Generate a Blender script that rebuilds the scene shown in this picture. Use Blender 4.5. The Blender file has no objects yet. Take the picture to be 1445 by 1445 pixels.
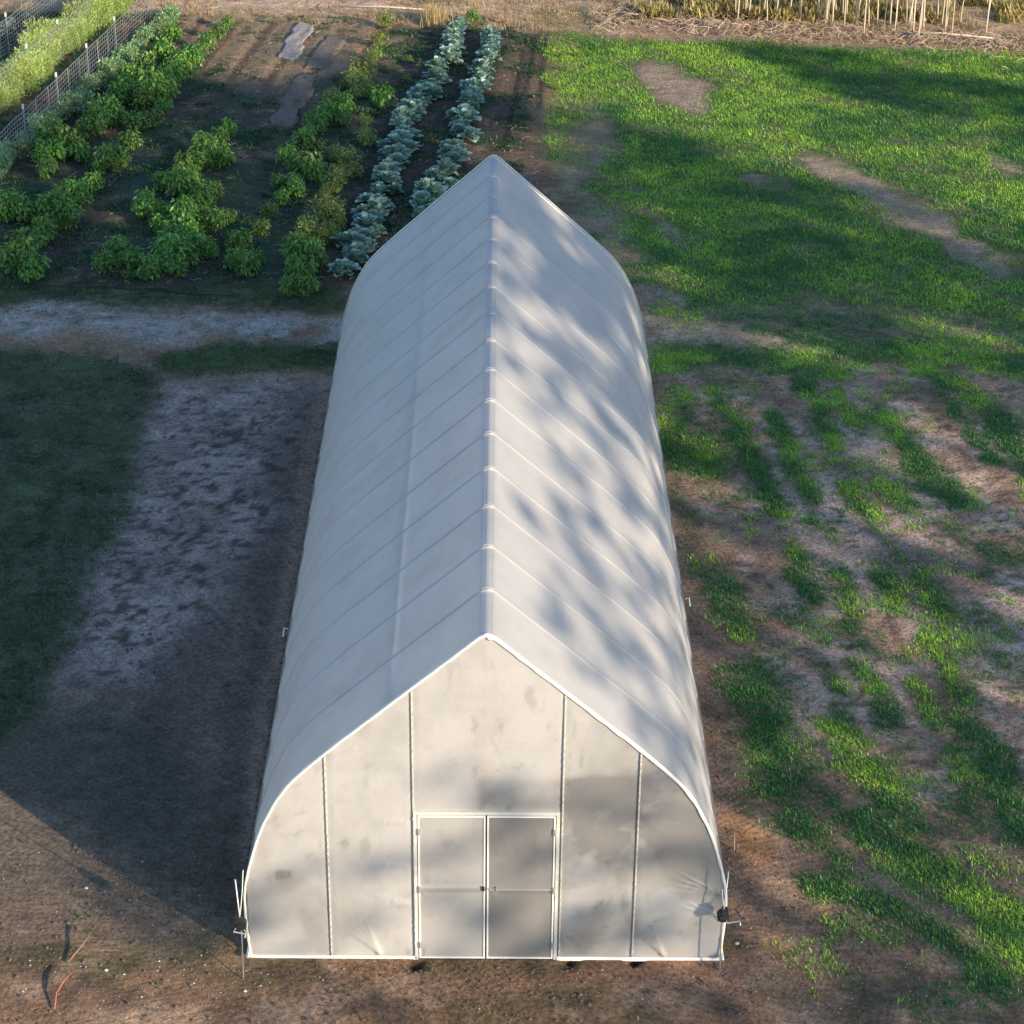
import bpy, math, random
import numpy as np
from mathutils import Vector, Matrix
SC = bpy.context.scene
COL = SC.collection
PI = math.pi
rng = np.random.default_rng(7)

# ------------------------------------------------------------------ camera
F = 3000.0; RES = 1445.0
PITCH, YAW, ROLL = math.radians(28.03), math.radians(-0.46), math.radians(0.63)
CAM = np.array([0.119, -23.531, 19.643])
def basis():
    cp, sp = math.cos(PITCH), math.sin(PITCH)
    f = np.array([0, cp, -sp]); u = np.array([0, sp, cp]); s = np.array([1, 0, 0.])
    c, q = math.cos(YAW), math.sin(YAW); Z = np.array([[c, -q, 0], [q, c, 0], [0, 0, 1]])
    f, u, s = Z @ f, Z @ u, Z @ s
    return math.cos(ROLL)*s + math.sin(ROLL)*u, -math.sin(ROLL)*s + math.cos(ROLL)*u, f
RIGHT, UP, FWD = basis()
def U(px, py, z=0.0):
    """survey helper: photo coordinate -> point on the ground plane"""
    d = FWD + (px-722.5)/F*RIGHT - (py-722.5)/F*UP
    t = (z-CAM[2])/d[2]
    return CAM + t*d
cam = bpy.data.objects.new('camera', bpy.data.cameras.new('camera')); COL.objects.link(cam)
M = Matrix([[RIGHT[i], UP[i], -FWD[i], CAM[i]] for i in range(3)] + [[0, 0, 0, 1]])
cam.matrix_world = M
cam.data.angle = 2*math.atan(RES/2/F); cam.data.clip_end = 3000; cam.data.clip_start = 0.1
SC.camera = cam

# ------------------------------------------------------------------ light
SUN_EL = math.radians(16.5); SUNV = np.array([0.745, -0.667])
world = bpy.data.worlds.new('World'); SC.world = world; world.use_nodes = True
nt = world.node_tree; bg = nt.nodes['Background']
sky = nt.nodes.new('ShaderNodeTexSky'); sky.sky_type = 'NISHITA'; sky.sun_disc = False
sky.sun_elevation = SUN_EL
sky.sun_rotation = math.atan2(SUNV[0], SUNV[1])
sky.air_density = 1.0; sky.dust_density = 0.4; sky.ozone_density = 2.6
nt.links.new(sky.outputs[0], bg.inputs[0]); bg.inputs[1].default_value = 0.15
sl = bpy.data.lights.new('sun', 'SUN'); sl.energy = 4.2; sl.angle = math.radians(0.5); sl.color = (1.0, 0.80, 0.57)
so = bpy.data.objects.new('sun', sl); COL.objects.link(so)
sd = Vector((SUNV[0]*math.cos(SUN_EL), SUNV[1]*math.cos(SUN_EL), math.sin(SUN_EL)))
so.rotation_euler = sd.to_track_quat('Z', 'Y').to_euler(); so.location = sd*60
SC.view_settings.view_transform = 'Standard'; SC.view_settings.look = 'None'
SC.view_settings.exposure = 1.12; SC.view_settings.gamma = 1.0

# ------------------------------------------------------------------ noise
def vnoise(x, y, scale, seed=0):
    X = np.asarray(x)/scale; Y = np.asarray(y)/scale
    xi = np.floor(X).astype(np.int64); yi = np.floor(Y).astype(np.int64)
    fx = X-xi; fy = Y-yi; fx = fx*fx*(3-2*fx); fy = fy*fy*(3-2*fy)
    def h(a, b):
        n = (a*374761393 + b*668265263 + seed*974711) & 0x7fffffff
        n = ((n ^ (n >> 13))*1274126177) & 0x7fffffff
        n = n ^ (n >> 16)
        return (n & 0xffff)/65535.0
    return (h(xi, yi)*(1-fx)+h(xi+1, yi)*fx)*(1-fy)+(h(xi, yi+1)*(1-fx)+h(xi+1, yi+1)*fx)*fy
def fbm(x, y, scale, seed=0, octv=4):
    t = 0; a = 1; s = 0
    for k in range(octv):
        t = t + a*vnoise(x, y, scale/2**k, seed+k*17); s += a; a *= .55
    return t/s
def sm(v, a, b):
    t = np.clip((v-a)/(b-a), 0, 1); return t*t*(3-2*t)

# ------------------------------------------------------------------ objects
def new_mesh(name, V, faces=None, tris=None, quads=None, tint=None, mat=None, smooth=False, parent=None, colors=None):
    me = bpy.data.meshes.new(name)
    if faces is not None:
        me.from_pydata([tuple(v) for v in V], [], faces)
    else:
        V = np.ascontiguousarray(V, dtype=np.float32)
        T = tris if tris is not None else quads
        k = 3 if tris is not None else 4
        T = np.ascontiguousarray(T, dtype=np.int32)
        me.vertices.add(len(V)); me.vertices.foreach_set('co', V.ravel())
        me.loops.add(T.size); me.loops.foreach_set('vertex_index', T.ravel())
        me.polygons.add(len(T))
        me.polygons.foreach_set('loop_start', np.arange(0, T.size, k, dtype=np.int32))
        me.polygons.foreach_set('loop_total', np.full(len(T), k, dtype=np.int32))
        me.update(calc_edges=True); me.validate()
    if tint is not None:
        a = me.attributes.new('tint', 'FLOAT', 'POINT'); a.data.foreach_set('value', np.asarray(tint, dtype=np.float32))
    if colors is not None:
        a = me.color_attributes.new('soil', 'FLOAT_COLOR', 'POINT')
        c = np.ones((len(V), 4), dtype=np.float32); c[:, :3] = colors; a.data.foreach_set('color', c.ravel())
    if smooth: me.polygons.foreach_set('use_smooth', np.ones(len(me.polygons), dtype=bool))
    if mat: me.materials.append(mat)
    o = bpy.data.objects.new(name, me); COL.objects.link(o)
    if parent is not None: o.parent = parent
    return o
def tag(o, label=None, cat=None, group=None, kind=None):
    if label: o['label'] = label
    if cat: o['category'] = cat
    if group: o['group'] = group
    if kind: o['kind'] = kind
    return o
def empty(name, loc, rz=0):
    o = bpy.data.objects.new(name, None); COL.objects.link(o)
    o.location = tuple(loc); o.rotation_euler = (0, 0, rz); o.empty_display_size = .2
    return o
def copy_tree(o, parent=None):
    c = o.copy(); COL.objects.link(c)
    if parent is not None: c.parent = parent
    for ch in list(o.children): copy_tree(ch, c)
    return c

class MB:
    def __init__(s): s.V = []; s.Fc = []; s.T = []
    def add(s, vs, fs, t=0.5):
        n = len(s.V); s.V += [tuple(v) for v in vs]; s.Fc += [tuple(i+n for i in f) for f in fs]; s.T += [t]*len(vs)
    def box(s, a, b, t=.5):
        x0, y0, z0 = a; x1, y1, z1 = b
        s.add([(x0,y0,z0),(x1,y0,z0),(x1,y1,z0),(x0,y1,z0),(x0,y0,z1),(x1,y0,z1),(x1,y1,z1),(x0,y1,z1)],
              [(0,3,2,1),(4,5,6,7),(0,1,5,4),(1,2,6,5),(2,3,7,6),(3,0,4,7)], t)
    def tube(s, pts, r, n=6, t=.5, cap=True):
        P = [Vector(tuple(p)) for p in pts]; m = len(P)
        R = r if hasattr(r, '__len__') else [r]*m
        d0 = (P[1]-P[0]).normalized()
        a = d0.orthogonal().normalized(); vs = []
        for i in range(m):
            d = (P[min(i+1, m-1)]-P[max(i-1, 0)]).normalized()
            a = (a-d*a.dot(d)); a = a.normalized() if a.length > 1e-6 else d.orthogonal().normalized()
            b = d.cross(a)
            for k in range(n):
                q = 2*PI*k/n; vs.append(P[i]+(a*math.cos(q)+b*math.sin(q))*R[i])
        fs = [(i*n+k, i*n+(k+1) % n, (i+1)*n+(k+1) % n, (i+1)*n+k) for i in range(m-1) for k in range(n)]
        if cap: fs += [tuple(range(n))[::-1], tuple((m-1)*n+k for k in range(n))]
        s.add(vs, fs, t)
    def build(s, name, mat, parent=None, smooth=False):
        return new_mesh(name, s.V, faces=s.Fc, tint=s.T, mat=mat, parent=parent, smooth=smooth)

# ------------------------------------------------------------------ materials
def mat(name):
    m = bpy.data.materials.new(name); m.use_nodes = True; n = m.node_tree.nodes; n.clear()
    return m, n, m.node_tree.links, n.new('ShaderNodeOutputMaterial')
def plain(name, c1, c2, rough=.6, scale=12, metal=0, bump=.1):
    m, n, l, out = mat(name)
    p = n.new('ShaderNodeBsdfPrincipled'); p.inputs['Roughness'].default_value = rough; p.inputs['Metallic'].default_value = metal
    tc = n.new('ShaderNodeTexCoord'); no = n.new('ShaderNodeTexNoise'); no.inputs['Scale'].default_value = scale; no.inputs['Detail'].default_value = 6
    l.new(tc.outputs['Object'], no.inputs['Vector'])
    mx = n.new('ShaderNodeMix'); mx.data_type = 'RGBA'; mx.inputs[6].default_value = (*c1, 1); mx.inputs[7].default_value = (*c2, 1)
    l.new(no.outputs[0], mx.inputs[0]); l.new(mx.outputs[2], p.inputs['Base Color'])
    if bump:
        b = n.new('ShaderNodeBump'); b.inputs['Strength'].default_value = bump; b.inputs['Distance'].default_value = .02
        l.new(no.outputs[0], b.inputs['Height']); l.new(b.outputs[0], p.inputs['Normal'])
    l.new(p.outputs[0], out.inputs[0]); return m
def leafmat(name, dark, light, trans=.3, gloss=.05, warm=None):
    m, n, l, out = mat(name)
    at = n.new('ShaderNodeAttribute'); at.attribute_name = 'tint'
    mx = n.new('ShaderNodeMix'); mx.data_type = 'RGBA'; mx.inputs[6].default_value = (*dark, 1); mx.inputs[7].default_value = (*light, 1)
    l.new(at.outputs['Fac'], mx.inputs[0])
    oi = n.new('ShaderNodeObjectInfo'); hs = n.new('ShaderNodeHueSaturation')
    mr = n.new('ShaderNodeMapRange'); mr.inputs[3].default_value = .8; mr.inputs[4].default_value = 1.22
    l.new(oi.outputs['Random'], mr.inputs[0]); l.new(mr.outputs[0], hs.inputs['Value'])
    mr2 = n.new('ShaderNodeMapRange'); mr2.inputs[3].default_value = .485; mr2.inputs[4].default_value = .515
    l.new(oi.outputs['Random'], mr2.inputs[0]); l.new(mr2.outputs[0], hs.inputs['Hue'])
    l.new(mx.outputs[2], hs.inputs['Color'])
    d = n.new('ShaderNodeBsdfDiffuse'); t = n.new('ShaderNodeBsdfTranslucent'); g = n.new('ShaderNodeBsdfGlossy'); g.inputs['Roughness'].default_value = .45
    l.new(hs.outputs[0], d.inputs[0]); l.new(hs.outputs[0], t.inputs[0])
    a = n.new('ShaderNodeMixShader'); a.inputs[0].default_value = trans; l.new(d.outputs[0], a.inputs[1]); l.new(t.outputs[0], a.inputs[2])
    b = n.new('ShaderNodeMixShader'); b.inputs[0].default_value = gloss; l.new(a.outputs[0], b.inputs[1]); l.new(g.outputs[0], b.inputs[2])
    l.new(b.outputs[0], out.inputs[0]); return m
def filmmat(name, clean, dirt, trans=.42, dirtamt=.5, stain=None, warp=0.0):
    m, n, l, out = mat(name)
    tc = n.new('ShaderNodeTexCoord')
    n1 = n.new('ShaderNodeTexNoise'); n1.inputs['Scale'].default_value = 1.1; n1.inputs['Detail'].default_value = 7; n1.inputs['Roughness'].default_value = .62
    n2 = n.new('ShaderNodeTexNoise'); n2.inputs['Scale'].default_value = 7; n2.inputs['Detail'].default_value = 5; n2.inputs['Roughness'].default_value = .7
    mp = n.new('ShaderNodeMapping'); mp.inputs['Scale'].default_value = (1.5, 1, .8); mp.inputs['Rotation'].default_value = (0, .5, 0)
    l.new(tc.outputs['Object'], n1.inputs['Vector']); l.new(tc.outputs['Object'], mp.inputs[0]); l.new(mp.outputs[0], n2.inputs['Vector'])
    r1 = n.new('ShaderNodeMapRange'); r1.inputs[1].default_value = .45; r1.inputs[2].default_value = .78; l.new(n1.outputs[0], r1.inputs[0])
    r2 = n.new('ShaderNodeMapRange'); r2.inputs[1].default_value = .6; r2.inputs[2].default_value = .8; l.new(n2.outputs[0], r2.inputs[0])
    ad = n.new('ShaderNodeMath'); ad.operation = 'MULTIPLY_ADD'; ad.inputs[1].default_value = .55; l.new(r2.outputs[0], ad.inputs[0]); l.new(r1.outputs[0], ad.inputs[2])
    ml = n.new('ShaderNodeMath'); ml.operation = 'MULTIPLY'; ml.inputs[1].default_value = dirtamt; ml.use_clamp = True; l.new(ad.outputs[0], ml.inputs[0])
    fac = ml.outputs[0]
    if stain:
        at = n.new('ShaderNodeAttribute'); at.attribute_name = 'tint'
        a2 = n.new('ShaderNodeMath'); a2.operation = 'ADD'; a2.use_clamp = True
        l.new(at.outputs['Fac'], a2.inputs[0]); l.new(fac, a2.inputs[1]); fac = a2.outputs[0]
    mx = n.new('ShaderNodeMix'); mx.data_type = 'RGBA'; mx.inputs[6].default_value = (*clean, 1); mx.inputs[7].default_value = (*dirt, 1)
    l.new(fac, mx.inputs[0])
    d = n.new('ShaderNodeBsdfDiffuse'); t = n.new('ShaderNodeBsdfTranslucent'); g = n.new('ShaderNodeBsdfGlossy'); g.inputs['Roughness'].default_value = .38
    for s in (d, t): l.new(mx.outputs[2], s.inputs[0])
    n3 = n.new('ShaderNodeTexNoise'); n3.inputs['Scale'].default_value = 2.3; n3.inputs['Detail'].default_value = 3
    mp3 = n.new('ShaderNodeMapping'); mp3.inputs['Scale'].default_value = (1, .55, 1.4)
    l.new(tc.outputs['Object'], mp3.inputs[0]); l.new(mp3.outputs[0], n3.inputs['Vector'])
    bp = n.new('ShaderNodeBump'); bp.inputs['Strength'].default_value = .35; bp.inputs['Distance'].default_value = .03
    l.new(n3.outputs[0], bp.inputs['Height'])
    for s in (d, t, g): l.new(bp.outputs[0], s.inputs['Normal'])
    a = n.new('ShaderNodeMixShader'); a.inputs[0].default_value = trans; l.new(d.outputs[0], a.inputs[1]); l.new(t.outputs[0], a.inputs[2])
    b = n.new('ShaderNodeMixShader'); b.inputs[0].default_value = .05; l.new(a.outputs[0], b.inputs[1]); l.new(g.outputs[0], b.inputs[2])
    l.new(b.outputs[0], out.inputs[0]); return m

M_FILM = filmmat('greenhouse_film', (.625, .62, .615), (.44, .435, .42), .5, .55)
M_WALL = filmmat('end_wall_film', (.62, .615, .60), (.31, .305, .295), .44, .5, stain=True)
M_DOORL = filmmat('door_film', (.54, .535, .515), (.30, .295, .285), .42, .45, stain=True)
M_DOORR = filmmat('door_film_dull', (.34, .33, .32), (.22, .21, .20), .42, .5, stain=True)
M_PIPE = plain('galvanised_pipe', (.42, .43, .44), (.56, .57, .58), .45, 20, .6, 0)
M_WHITE = plain('white_channel', (.70, .69, .63), (.84, .83, .78), .5, 30, 0, .1)
M_CHAN = plain('dull_channel', (.40, .39, .35), (.66, .65, .60), .6, 9, 0, .1)
M_CREAM = plain('cream_tape', (.74, .70, .56), (.86, .83, .70), .6, 18, 0, .3)
M_LACE = plain('wire_lock', (.18, .18, .16), (.70, .69, .64), .6, 55, 0, .2)
M_WOOD = plain('weathered_board', (.22, .17, .12), (.36, .30, .23), .8, 14, 0, .3)
M_BLACK = plain('black_plastic', (.012, .014, .016), (.03, .03, .032), .5, 10, 0, .1)
M_POST = plain('green_steel_post', (.16, .19, .19), (.30, .32, .32), .6, 14, .3, .1)
M_WIRE = plain('fence_wire', (.30, .31, .32), (.46, .46, .46), .5, 14, .6, 0)
M_TIP = plain('white_post_tip', (.48, .48, .43), (.60, .60, .55), .5, 14, 0, 0)
M_BARK = plain('brown_bark', (.09, .07, .05), (.20, .16, .12), .9, 16, 0, .5)
M_PALE = plain('pale_bark', (.40, .33, .24), (.62, .55, .43), .85, 18, 0, .3)
M_STICK = plain('dry_stick', (.16, .105, .07), (.58, .47, .36), .9, 2.2, 0, .2)
M_STONE = plain('pale_stone', (.20, .17, .15), (.62, .60, .56), .8, 2.5, 0, .3)
M_SHEET = plain('grey_row_cover', (.12, .105, .095), (.33, .31, .30), .95, 5, 0, 1)
M_MULCH = plain('black_mulch_film', (.03, .028, .026), (.20, .155, .12), .95, 7, 0, 1)
M_RED = plain('red_wood', (.22, .04, .03), (.30, .14, .11), .7, 9, 0, .2)
M_STAKE = plain('tan_wood', (.14, .085, .05), (.22, .14, .09), .8, 9, 0, .2)
L_GRASS = leafmat('grass_blades', (.022, .125, .030), (.33, .49, .055), .35, .03)  # shade put into the dark tint, sunlight into the light tint
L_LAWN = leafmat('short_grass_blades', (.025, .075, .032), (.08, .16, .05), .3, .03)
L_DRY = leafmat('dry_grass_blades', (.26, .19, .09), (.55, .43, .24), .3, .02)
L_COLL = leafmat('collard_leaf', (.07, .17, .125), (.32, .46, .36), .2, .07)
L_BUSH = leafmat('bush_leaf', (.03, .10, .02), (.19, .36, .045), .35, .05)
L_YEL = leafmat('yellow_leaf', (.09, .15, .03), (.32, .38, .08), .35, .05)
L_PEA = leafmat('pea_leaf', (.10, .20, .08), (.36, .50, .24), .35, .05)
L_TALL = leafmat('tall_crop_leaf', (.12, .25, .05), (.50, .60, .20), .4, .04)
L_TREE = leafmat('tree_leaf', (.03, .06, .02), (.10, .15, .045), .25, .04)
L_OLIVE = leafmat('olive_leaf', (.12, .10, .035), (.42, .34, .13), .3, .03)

def groundmat():
    m, n, l, out = mat('soil_and_turf')
    p = n.new('ShaderNodeBsdfPrincipled'); p.inputs['Roughness'].default_value = .95; p.inputs['Specular IOR Level'].default_value = .15
    at = n.new('ShaderNodeAttribute'); at.attribute_name = 'soil'
    tc = n.new('ShaderNodeTexCoord')
    hs = []
    for sc_, lo, hi in ((3.2, .72, 1.25), (13, .52, 1.45), (55, .6, 1.4)):
        no = n.new('ShaderNodeTexNoise'); no.inputs['Scale'].default_value = sc_; no.inputs['Detail'].default_value = 5; no.inputs['Roughness'].default_value = .65
        l.new(tc.outputs['Object'], no.inputs['Vector'])
        mr = n.new('ShaderNodeMapRange'); mr.inputs[1].default_value = .3; mr.inputs[2].default_value = .7; mr.inputs[3].default_value = lo; mr.inputs[4].default_value = hi
        l.new(no.outputs[0], mr.inputs[0]); hs.append((no, mr))
    cur = at.outputs['Color']
    for no, mr in hs:
        vm = n.new('ShaderNodeVectorMath'); vm.operation = 'SCALE'; l.new(cur, vm.inputs[0]); l.new(mr.outputs[0], vm.inputs['Scale']); cur = vm.outputs[0]
    l.new(cur, p.inputs['Base Color'])
    prev = None
    for (no, mr), dist in zip(hs, (.06, .035, .012)):
        b = n.new('ShaderNodeBump'); b.inputs['Strength'].default_value = 1; b.inputs['Distance'].default_value = dist
        l.new(no.outputs[0], b.inputs['Height'])
        if prev: l.new(prev, b.inputs['Normal'])
        prev = b.outputs[0]
    l.new(prev, p.inputs['Normal']); l.new(p.outputs[0], out.inputs[0]); return m
M_GROUND = groundmat()

# ------------------------------------------------------------------ ground maps (metres)
def stroke(x, y, pts, r, soft=.7):
    """soft band along surveyed points; r = half width (photo px) -> metres, elongated along y as the plots are"""
    best = np.full(np.shape(x), 1e9)
    P = [U(a, b) for a, b in pts]
    if len(P) == 1: P = [P[0], P[0]+1e-4]
    for A, B in zip(P[:-1], P[1:]):
        mid = (A+B)/2; d = np.linalg.norm(mid-CAM); k = d/F; sv = CAM[2]/d
        rx, ry = r*k, r*k/sv
        ax, ay = A[0]/rx, A[1]/ry; bx, by = (B[0]-A[0])/rx, (B[1]-A[1])/ry
        px, py = x/rx-ax, y/ry-ay
        t = np.clip((px*bx+py*by)/(bx*bx+by*by+1e-12), 0, 1)
        best = np.minimum(best, np.hypot(px-t*bx, py-t*by))
    return 1-sm(best, 1-soft, 1+soft)
def poly(x, y, pts, soft=.4):
    P = np.array([U(a, b)[:2] for a, b in pts]); n = len(P)
    inside = np.zeros(np.shape(x), bool); dist = np.full(np.shape(x), 1e9)
    for i in range(n):
        a, b = P[i], P[(i+1) % n]
        c = ((a[1] > y) != (b[1] > y)) & (x < (b[0]-a[0])*(y-a[1])/(b[1]-a[1]+1e-12)+a[0]); inside ^= c
        t = np.clip(((x-a[0])*(b[0]-a[0])+(y-a[1])*(b[1]-a[1]))/(((b-a)**2).sum()+1e-9), 0, 1)
        dist = np.minimum(dist, np.hypot(x-a[0]-t*(b[0]-a[0]), y-a[1]-t*(b[1]-a[1])))
    return sm(np.where(inside, dist, -dist), -soft, soft)

GA, GB = U(490, 390), U(640, 60)
RD = (GB-GA)[:2]; RD = RD/np.linalg.norm(RD); RN = np.array([RD[1], -RD[0]])   # garden row direction, across
def gq(x, y): return (x-GA[0])*RN[0]+(y-GA[1])*RN[1]
GARDEN = [(-60, 400), (500, 402), (720, 300), (770, 60), (700, 28), (200, 20), (-100, -60)]
FIELD = [(790, 52), (1000, 58), (1200, 66), (1500, 82), (1560, 470), (1200, 430), (1000, 435), (880, 400), (800, 270), (770, 150)]

RSTROKES = [([(930,432),(1060,445),(1200,455),(1445,455)],15,.6), ([(1100,470),(1250,478),(1445,490)],15,.65),  # tufted bands of grass on the right, photo survey (points, half width, strength)
 ([(930,505),(1060,500),(1180,520)],20,.9), ([(1180,490),(1300,500),(1445,520)],20,.9), ([(1000,535),(1080,545)],14,.6),
 ([(1122,541),(1165,578)],17,1), ([(1180,560),(1215,600)],14,.9), ([(1300,520),(1360,560),(1420,590)],16,1),
 ([(960,560),(950,600)],20,.7), ([(950,620),(1010,650)],30,.95), ([(1010,560),(1040,600)],16,.8), ([(1044,607),(1099,713)],17,1),
 ([(1095,596),(1115,630)],14,1), ([(1115,647),(1142,694)],15,1), ([(1154,588),(1180,631)],14,1), ([(1200,690),(1235,735)],16,1),
 ([(1251,592),(1302,655)],16,1), ([(1290,662),(1365,700)],14,.9), ([(1408,596),(1460,690)],18,1), ([(1333,565),(1400,655)],13,.85),
 ([(1180,655),(1210,668)],12,.8), ([(1250,690),(1280,700)],14,.9), ([(1230,740),(1270,800)],12,.6), ([(1114,772),(1134,795)],14,.9),
 ([(1122,810),(1150,850)],17,.85), ([(1177,811),(1216,881)],16,.95), ([(1247,815),(1278,852)],16,1), ([(1306,823),(1341,873)],18,1),
 ([(1400,785),(1445,800)],16,.7), ([(1150,730),(1175,765)],12,.7), ([(990,800),(1048,889)],30,.75), ([(960,690),(990,780)],20,.35),
 ([(1075,980),(1100,1060),(1110,1110)],38,1), ([(1040,960),(1060,1020)],22,.7), ([(1150,930),(1187,983)],13,.6), ([(1206,938),(1251,1013)],15,.9), ([(1176,1013),(1225,1052)],16,1),
 ([(1330,900),(1355,987)],20,.95), ([(1289,968),(1319,1024)],18,.8), ([(1360,1030),(1402,1060)],20,1), ([(1387,1071),(1445,1154)],28,1),
 ([(1346,1060),(1375,1140)],14,.8), ([(1206,1075),(1250,1110),(1293,1164)],30,1), ([(1235,1180),(1320,1230),(1400,1270),(1460,1290)],30,1),
 ([(1130,1170),(1168,1202)],22,.9), ([(1130,1250),(1200,1258),(1259,1280)],17,1), ([(1290,1300),(1350,1350),(1410,1380)],24,1), ([(1390,1310),(1460,1350)],26,1),
 ([(1140,1210),(1180,1230)],18,.6), ([(1180,1310),(1260,1330)],22,.55), ([(1370,900),(1450,940)],16,.6), ([(1260,1090),(1330,1110)],14,.5),
 ([(1120,1110),(1200,1150)],16,.6), ([(1330,1180),(1440,1230)],20,.5), ([(1100,870),(1160,890)],12,.4)]
def masks(x, y):
    n1 = fbm(x, y, 2.2, 3); n2 = fbm(x, y, .7, 11); n3 = fbm(x, y, .28, 23, 3)
    wob = (n1-.5)*1.2; xs, ys = x+wob*.8, y+(fbm(x, y, 2.0, 41)-.5)*1.6
    gd = poly(xs, ys, GARDEN, .5); fd = poly(xs+(fbm(x, y, 1.3, 87)-.5)*4.5, ys, FIELD, .9)
    left = poly(xs, ys, [(-300,488),(140,500),(232,525),(215,640),(165,760),(128,840),(85,930),(40,1020),(-20,1060),(-300,1100)], .35)
    bandl = stroke(xs, ys, [(-200,412),(100,414),(300,416),(480,420)], 17); band2 = stroke(xs, ys, [(250,505),(360,506),(478,502)], 15)
    g = np.zeros(np.shape(x))
    rs = np.zeros(np.shape(x))
    for pts, r, s in RSTROKES: rs = np.maximum(rs, s*stroke(xs*.7+x*.3+(n3-.5)*.35, ys*.7+y*.3+(n2-.5)*.7, pts, r*1.05, .95))
    bare = np.maximum.reduce([stroke(xs, ys, [(920,110),(980,135)], 27), stroke(xs, ys, [(1165,235),(1220,265)], 22)*.9, stroke(xs, ys, [(1250,285),(1330,320)], 24)*.9,
        stroke(xs, ys, [(1350,350),(1400,365)], 18)*.8, stroke(xs, ys, [(1060,255),(1110,265)], 18)*.6, stroke(xs, ys, [(910,300),(960,345)], 14)*.6, stroke(xs, ys, [(1400,220),(1440,235)], 12)*.7,
        stroke(xs, ys, [(850,180),(800,260),(860,330)], 30)*.7, stroke(xs, ys, [(905,415),(960,420)], 14)])
    return dict(n1=n1, n2=n2, n3=n3, gd=gd, fd=fd, left=left, bandl=bandl, band2=band2, rs=rs, bare=bare, xs=xs, ys=ys)
def xs_f(x, y): return fbm(x, y, 1.1, 83)
def grass_density(x, y, m=None):
    m = m or masks(x, y)
    f = (m['fd']+.35*sm(xs_f(x, y), .45, .6)*poly(x, y, [(700, 40), (860, 40), (930, 440), (720, 330)], .6)*(1-m['fd']))*np.clip(1.2-m['bare']*(.65+1.1*(1-m['n2']))-sm(fbm(x, y, .9, 191), .48, .68)*.55, 0, 1)
    r = np.maximum(m['rs']*sm(m['n2']+m['rs']*.45, .46, .92)*(.55+.45*sm(m['n3'], .36, .56)), .26*sm(x, 3.6, 5)*sm(m['n1'], .4, .62)*sm(m['n3'], .45, .6))
    return f, r*(1-m['fd'])
def ground_color(x, y):
    m = masks(x, y); n1, n2, n3 = m['n1'], m['n2'], m['n3']; xs, ys = m['xs'], m['ys']
    c = np.zeros(np.shape(x)+(3,))
    def lay(col, k):
        nonlocal c
        k = np.clip(k, 0, 1)[..., None]; c = c*(1-k)+np.array(col)*k
    lay((.24, .155, .10), np.ones(np.shape(x)))
    lay((.12, .078, .055), sm(n1, .45, .68)*.8); lay((.30, .215, .155), sm(n2, .5, .72)*.6)
    right = sm(x, 3.2, 4.2)*(1-m['fd'])*(1-m['gd'])
    lay((.35, .23, .155), right*.85); lay((.50, .365, .285), right*sm(n2, .40, .64)*.75*sm(y, .5, 5)); lay((.36, .30, .27), right*stroke(xs, ys, [(1130,720),(1300,800),(1445,880)], 60, .8)*.55)
    lay((.13, .085, .06), right*sm(fbm(x, y, 1.3, 77), .52, .7)*.6)
    lay((.08, .06, .05), right*sm(fbm(x*.7, y*1.3, .22, 78, 3), .62, .72)*.7)
    for pts, r, k in (([(990,900),(1010,1010),(1040,1130)],26,.6), ([(1020,1230),(1060,1300),(1200,1320)],34,.55), ([(960,700),(985,800)],16,.5)):
        lay((.085, .065, .055), stroke(xs, ys, pts, r)*k)
    lay((.38, .19, .085), stroke(xs, ys, [(1040,1170),(1065,1210)], 24)*.8*sm(n2, .3, .6))
    # front strip: orange-brown gravelly soil
    front = poly(xs, ys, [(-200,1330),(300,1345),(1060,1340),(1445,1400),(1700,1420),(1700,1800),(-300,1800)], .25)
    lay((.24, .145, .085), front*.85); lay((.36, .245, .16), front*sm(n2, .5, .68)*.8); lay((.12, .08, .055), front*sm(fbm(x, y, .9, 5), .5, .66)*.8)
    lay((.10, .085, .045), front*sm(fbm(x, y, 1.4, 91), .56, .7)*.6)
    lay((.30, .16, .11), stroke(xs, ys, [(600,1400),(800,1385),(1250,1385)], 14)*.5)
    lay((.055, .07, .03), front*.45*np.maximum(stroke(xs, ys, [(-60,1350),(80,1362),(160,1375)], 20), stroke(xs, ys, [(215,1340),(280,1352)], 20)))
    # left: pale trodden soil, dark wet strip by the tunnel, short dark turf
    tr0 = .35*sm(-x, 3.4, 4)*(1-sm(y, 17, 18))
    pale = poly(xs, ys, [(250,535),(455,535),(440,640),(395,740),(300,850),(215,965),(95,960),(150,800),(215,640)], .5)
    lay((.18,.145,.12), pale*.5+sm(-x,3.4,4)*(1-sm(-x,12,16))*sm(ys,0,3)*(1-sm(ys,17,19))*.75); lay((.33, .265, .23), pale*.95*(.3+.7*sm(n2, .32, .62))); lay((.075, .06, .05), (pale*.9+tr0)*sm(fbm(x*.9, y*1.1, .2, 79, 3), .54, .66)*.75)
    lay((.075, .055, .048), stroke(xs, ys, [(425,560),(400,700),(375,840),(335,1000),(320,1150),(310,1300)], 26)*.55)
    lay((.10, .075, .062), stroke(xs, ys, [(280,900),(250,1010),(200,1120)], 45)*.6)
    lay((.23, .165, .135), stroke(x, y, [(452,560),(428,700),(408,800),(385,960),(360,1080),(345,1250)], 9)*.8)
    lay((.06, .06, .045), poly(xs, ys, [(-300,1000),(80,990),(230,1000),(330,1180),(340,1300),(200,1250),(0,1115)], .6)*.75)  # sparse dark green ground, with the tunnel's cast shadow painted in
    lay((.07, .095, .05), m['left']*.9)
    lay((.09, .08, .06), m['left']*sm(n2, .58, .75)*.5)
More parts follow.
